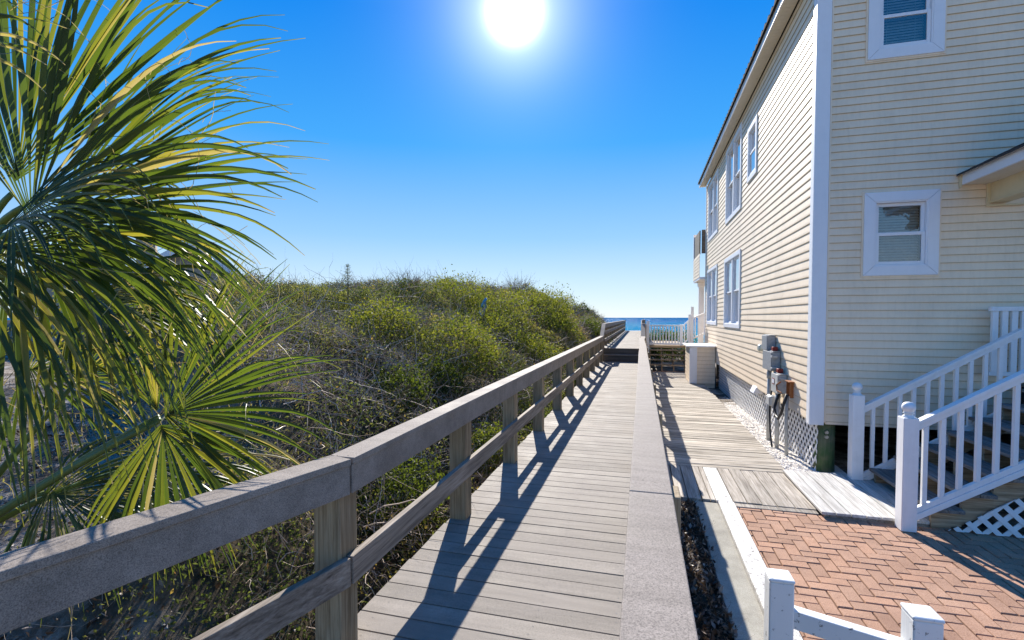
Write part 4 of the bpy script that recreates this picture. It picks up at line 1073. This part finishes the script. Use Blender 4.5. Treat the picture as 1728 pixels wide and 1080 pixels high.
pipe(8.80, .365, .034, 'pale conduit running from the pale switch box down into the gravel', 2.19, 'metalpale')
m = MB(); m.tube([(2.25, 9.0, .62), (2.2, 9.05, .6), (2.17, 9.12, .3), (2.15, 9.12, 0), (2.13, 8.98, -.3), (2.12, 8.84, -.5), (2.12, 8.76, -.62)], .014, 8)
tag(m.build('cable', M['black'], None, 0, True), 'thin black cable hanging between the conduits into the gravel', 'cable')
pts = [(2.18, 8.72, .36)]
for k in range(15):
    a = pi*.55 + k/14*pi*1.15; pts.append((2.15-.004*k, 8.44-.20*cos(a)*-1.0, .20+.20*sin(a)))
pts += [(2.14, 8.22, .34), (2.18, 8.2, .44)]
m = MB(); m.tube([(2.2, 8.70, .37), (2.16, 8.72, .26), (2.12, 8.70, .12), (2.11, 8.58, .02), (2.11, 8.42, .0), (2.12, 8.30, .10), (2.14, 8.25, .26), (2.18, 8.22, .42)], .022, 10)
tag(m.build('flexible_conduit', M['black'], None, 0, True), 'thick black flexible conduit hanging in a loop beside the rusty bracket', 'cable')
m = MB(); m.tube([(2.2, 8.30, .38), (2.19, 8.29, .0), (2.2, 8.28, -.6)], .026, 10); tag(m.build('conduit', M['pvc'], None, 0, True), 'thin grey conduit dropping below the rusty bracket', 'conduit')
rb = thing('rusty_bracket', (2.2, 8.25, .38), 'rusty iron bracket standing beside the pale switch box', 'bracket')
for y in (8.17, 8.36):
    m = MB(); m.box(2.205, 2.255, y, y+.018, .37, .60); m.build('side_plate', M['rust'], rb, .004)
m = MB(); m.box(2.19, 2.265, 8.16, 8.395, .602, .62); m.build('top_plate', M['rust'], rb, .005)
m = MB(); m.tube([(2.13, 8.35, .42), (2.10, 8.48, .44), (2.11, 8.55, .52), (2.14, 8.44, .58)], .012, 8); m.build('hook', M['rust'], rb)
jb = thing('junction_box', (2.19, 9.12, .08), 'weathered pale junction box low between the two conduits', 'junction box')
m = MB(); m.box(2.12, 2.24, 8.98, 9.24, .09, .27); m.build('case', M['metalpale'], jb, .03)
m = MB(); m.box(2.108, 2.119, 9.0, 9.22, .11, .25); m.build('cover', M['metalpale'], jb, .005)
vt = thing('vent_hood', (2.3, 10.75, .08), 'small white dryer vent hood on the lattice skirt', 'vent')
m = MB(); m.hexa([(2.19,10.58,.075),(2.37,10.58,.075),(2.37,10.93,.075),(2.19,10.93,.075),(2.25,10.58,.20),(2.37,10.58,.20),(2.37,10.93,.20),(2.25,10.93,.20)]); m.build('hood', M['trim'], vt, .008)
m = MB(); m.box(2.372, 2.384, 10.55, 10.96, .04, .22); m.build('back_plate', M['trim'], vt)

# ------------------------------------------------------------------ sided cabinet against the wall
cb = thing('storage_cabinet', (1.9, 16.2, -.6), 'cream sided storage cabinet with white top and corner board against the house', 'cabinet')
CX0, CX1, CY0, CY1, CZ = 1.515, HX-.03, 16.2, 17.85, .665
m = siding(lambda u, n, z: (u, CY0-n, z), -.49, CZ, .122, lambda z: (CX0+.2, CX1), [], False); m.box(CX0+.02, CX1, .0-.05, -.02, -.66, CZ)
m.build('front_panel', [M['side'], M['butt']], cb)
m = siding(lambda u, n, z: (CX0-n, u, z), -.49, CZ, .122, lambda z: (CY0+.05, CY1), [], False); m.box(CY0+.02, CY1, -.05, -.02, -.66, CZ); m.build('side_panel', [M['side'], M['butt']], cb)
m = MB(); m.box(CX0-.02, CX0+.2, CY0-.02, CY0-.002, -.49, CZ-.002); m.box(CX0-.02, CX0-.002, CY0-.001, CY0+.05, -.49, CZ-.002)
m.build('corner_board', M['trim'], cb, .003)
m = MB(); m.box(CX0+.0, CX1, CY1-.04, CY1-.001, -.6, CZ); m.build('back_panel', M['side'], cb)
m = MB(); m.box(CX0-.11, HX-.02, CY0-.06, CY1+.05, CZ+.002, CZ+.045); m.build('white_top', M['white'], cb, .006)
m = MB(); m.box(2.245, 2.27, 16.12, 16.15, -.66, .05); tag(m.build('black_pipe', M['black'], None, .004), 'black upright drain pipe between the cabinet and the lattice', 'pipe')

# ------------------------------------------------------------------ steps and white balusters at the far end of the plank walk
fs_ = thing('deck_steps', (1.0, 19.9, -.5), 'four weathered brown steps rising from the plank walkway to the house deck', 'steps')
for k in range(4):
    y = 19.60+k*.25; z = -.23+k*.178; m = MB(); m.box(.33, 1.70, y, y+.235, z-.042, z); m.build('tread', M['step'], fs_, .004)
for x in (.33, .77, 1.21, 1.64):
    m = MB(); m.hexa([(x,19.66,-.52),(x+.05,19.66,-.52),(x+.05,20.58,-.1),(x,20.58,-.1),(x,19.66,-.31),(x+.05,19.66,-.31),(x+.05,20.58,.35),(x,20.58,.35)]); m.build('stringer', M['step'], fs_)
m = MB(); m.box(.33, 1.71, 20.60, 24.5, .36, .472); o = m.build('house_deck', M['step'], None, .004); o['kind'] = 'structure'
m = MB()
for i in range(5): m.box(.34+i*.27, .60+i*.27, 19.50, 19.76, -.535, -.494)
o = m.build('paver_row', M['brick'], None, .004); o['kind'] = 'structure'
def balus(r, x0, x1, y, z0, z1, n, s0=0, s1=0):
    """rail with top and bottom bars and n balusters; s0,s1 raise its ends"""
    m = MB(); zt = lambda x: s0+(s1-s0)*(x-x0)/(x1-x0)
    for a, b, h in ((z1-.06, z1, .04), (z0, z0+.07, .03)):
        m.hexa([(x0,y-h,a+s0),(x1,y-h,a+s1),(x1,y+h,a+s1),(x0,y+h,a+s0),(x0,y-h,b+s0),(x1,y-h,b+s1),(x1,y+h,b+s1),(x0,y+h,b+s0)])
    o = m.build('rails', M['white'], r, .004)
    for i in range(n):
        x = x0+(i+.5)*(x1-x0)/n; d = zt(x); q = MB(); q.box(x-.022, x+.022, y-.02, y+.02, z0+.071+d, z1-.061+d); q.build('baluster', M['white'], r, .003)
wr = thing('white_railing', (1.0, 20.3, .47), 'white level baluster railing across the top of the brown deck steps', 'railing', 'white railings on the house deck')
balus(wr, .34, 1.50, 20.45, .50, 1.31, 10)
m = MB(); m.box(.205, .325, 20.39, 20.51, -.55, 1.46); m.build('post', M['white'], wr, .006)
m = MB(); m.box(1.505, 1.62, 20.39, 20.51, .48, 1.33); m.build('post', M['white'], wr, .006)
w2 = thing('white_railing', (1.9, 20.0, .47), 'white sloping baluster railing climbing towards the house porch column', 'railing', 'white railings on the house deck')
balus(w2, 1.96, 2.40, 19.75, .78, 1.62, 4, 0, .20)
m = MB(); m.box(1.85, 1.95, 19.70, 19.80, .45, 2.02); m.build('post', M['white'], w2, .005)
m = MB(); m.box(1.76, 1.84, 19.70, 19.80, .45, 1.72); m.build('post', M['white'], w2, .005)
w3 = thing('white_railing', (1.6, 20.4, .47), 'short white sloping railing rising from the level railing to the tall post', 'railing', 'white railings on the house deck')
balus(w3, 1.63, 1.85, 20.45, .50, 1.31, 2, .0, .22)

# ------------------------------------------------------------------ neighbour house beyond the dune
def far_house():
    h = thing('neighbour_house', (-21.95, 19.2, 0), 'tan gabled house with a grey roof and chimney showing above the scrub', 'house')
    B = Vector((-21.95, 19.2, 0)); U = Vector((.70, .714, 0)); N = Vector((.714, -.70, 0))
    mp = lambda u, n, z: tuple(B+U*u+N*n+Vector((0, 0, z)))
    W, zr, ze = 3.6, 5.28, 2.85
    sl = (zr-ze)/W
    m = MB(mp); z = 1.0
    while z < zr-.25:
        hw = min(W-.3, (zr-.25-z-.11)/sl)
        if hw > .02: m.add([(-hw,.02,z),(hw,.02,z),(hw,.0,z+.15),(-hw,.0,z+.15)], [(0,1,2,3)])
        z += .15
    m.box(-W+.3, W-.3, -7, -.01, .8, ze); m.build('gable_wall', M['side_tan'], h)
    for s_ in (-1, 1):
        m = MB(mp); m.hexa([(s_*(W+.3),-7,ze-.25),(0,-7,zr),(0,.55,zr),(s_*(W+.3),.55,ze-.25),(s_*(W+.3),-7,ze-.12),(0,-7,zr+.13),(0,.55,zr+.13),(s_*(W+.3),.55,ze-.12)]); m.build('roof', M['shingle'], h)
        m = MB(mp); m.hexa([(s_*(W+.3),.552,ze-.45),(0,.552,zr-.22),(0,.60,zr-.22),(s_*(W+.3),.60,ze-.45),(s_*(W+.3),.552,ze-.12),(0,.552,zr+.10),(0,.60,zr+.10),(s_*(W+.3),.60,ze-.12)]); m.build('rake_board', M['trim'], h)
    m = MB(mp); m.box(-.6, .15, .005, .06, 2.6, 3.7); f = m.build('window', M['trim'], h)
    m = MB(mp); m.box(-.5, .05, .062, .07, 2.7, 3.6); m.build('pane', M['bluepane'], f)
    m = MB(mp); m.box(-2.3, -1.5, -2.4, -1.6, 3.4, 5.75); m.box(-2.4, -1.4, -2.5, -1.5, 5.75, 5.88); m.build('chimney', M['side_tan'], h)
    m = MB(mp); m.box(-6.5, -3.3, -6, -.6, .8, 3.3); m.build('wing_wall', M['side_tan'], h)
    m = MB(mp); m.hexa([(-7,-6.2,3.3),(-3.0,-6.2,4.1),(-3.0,-.3,4.1),(-7,-.3,3.3),(-7,-6.2,3.42),(-3.0,-6.2,4.22),(-3.0,-.3,4.22),(-7,-.3,3.42)]); m.build('wing_roof', M['shingle'], h)
M['side_tan'] = m_paint('tan siding', (.42,.33,.23), .6, .2)
M['bluepane'] = m_plain('blue window pane', (.03,.12,.22), .1)
far_house()
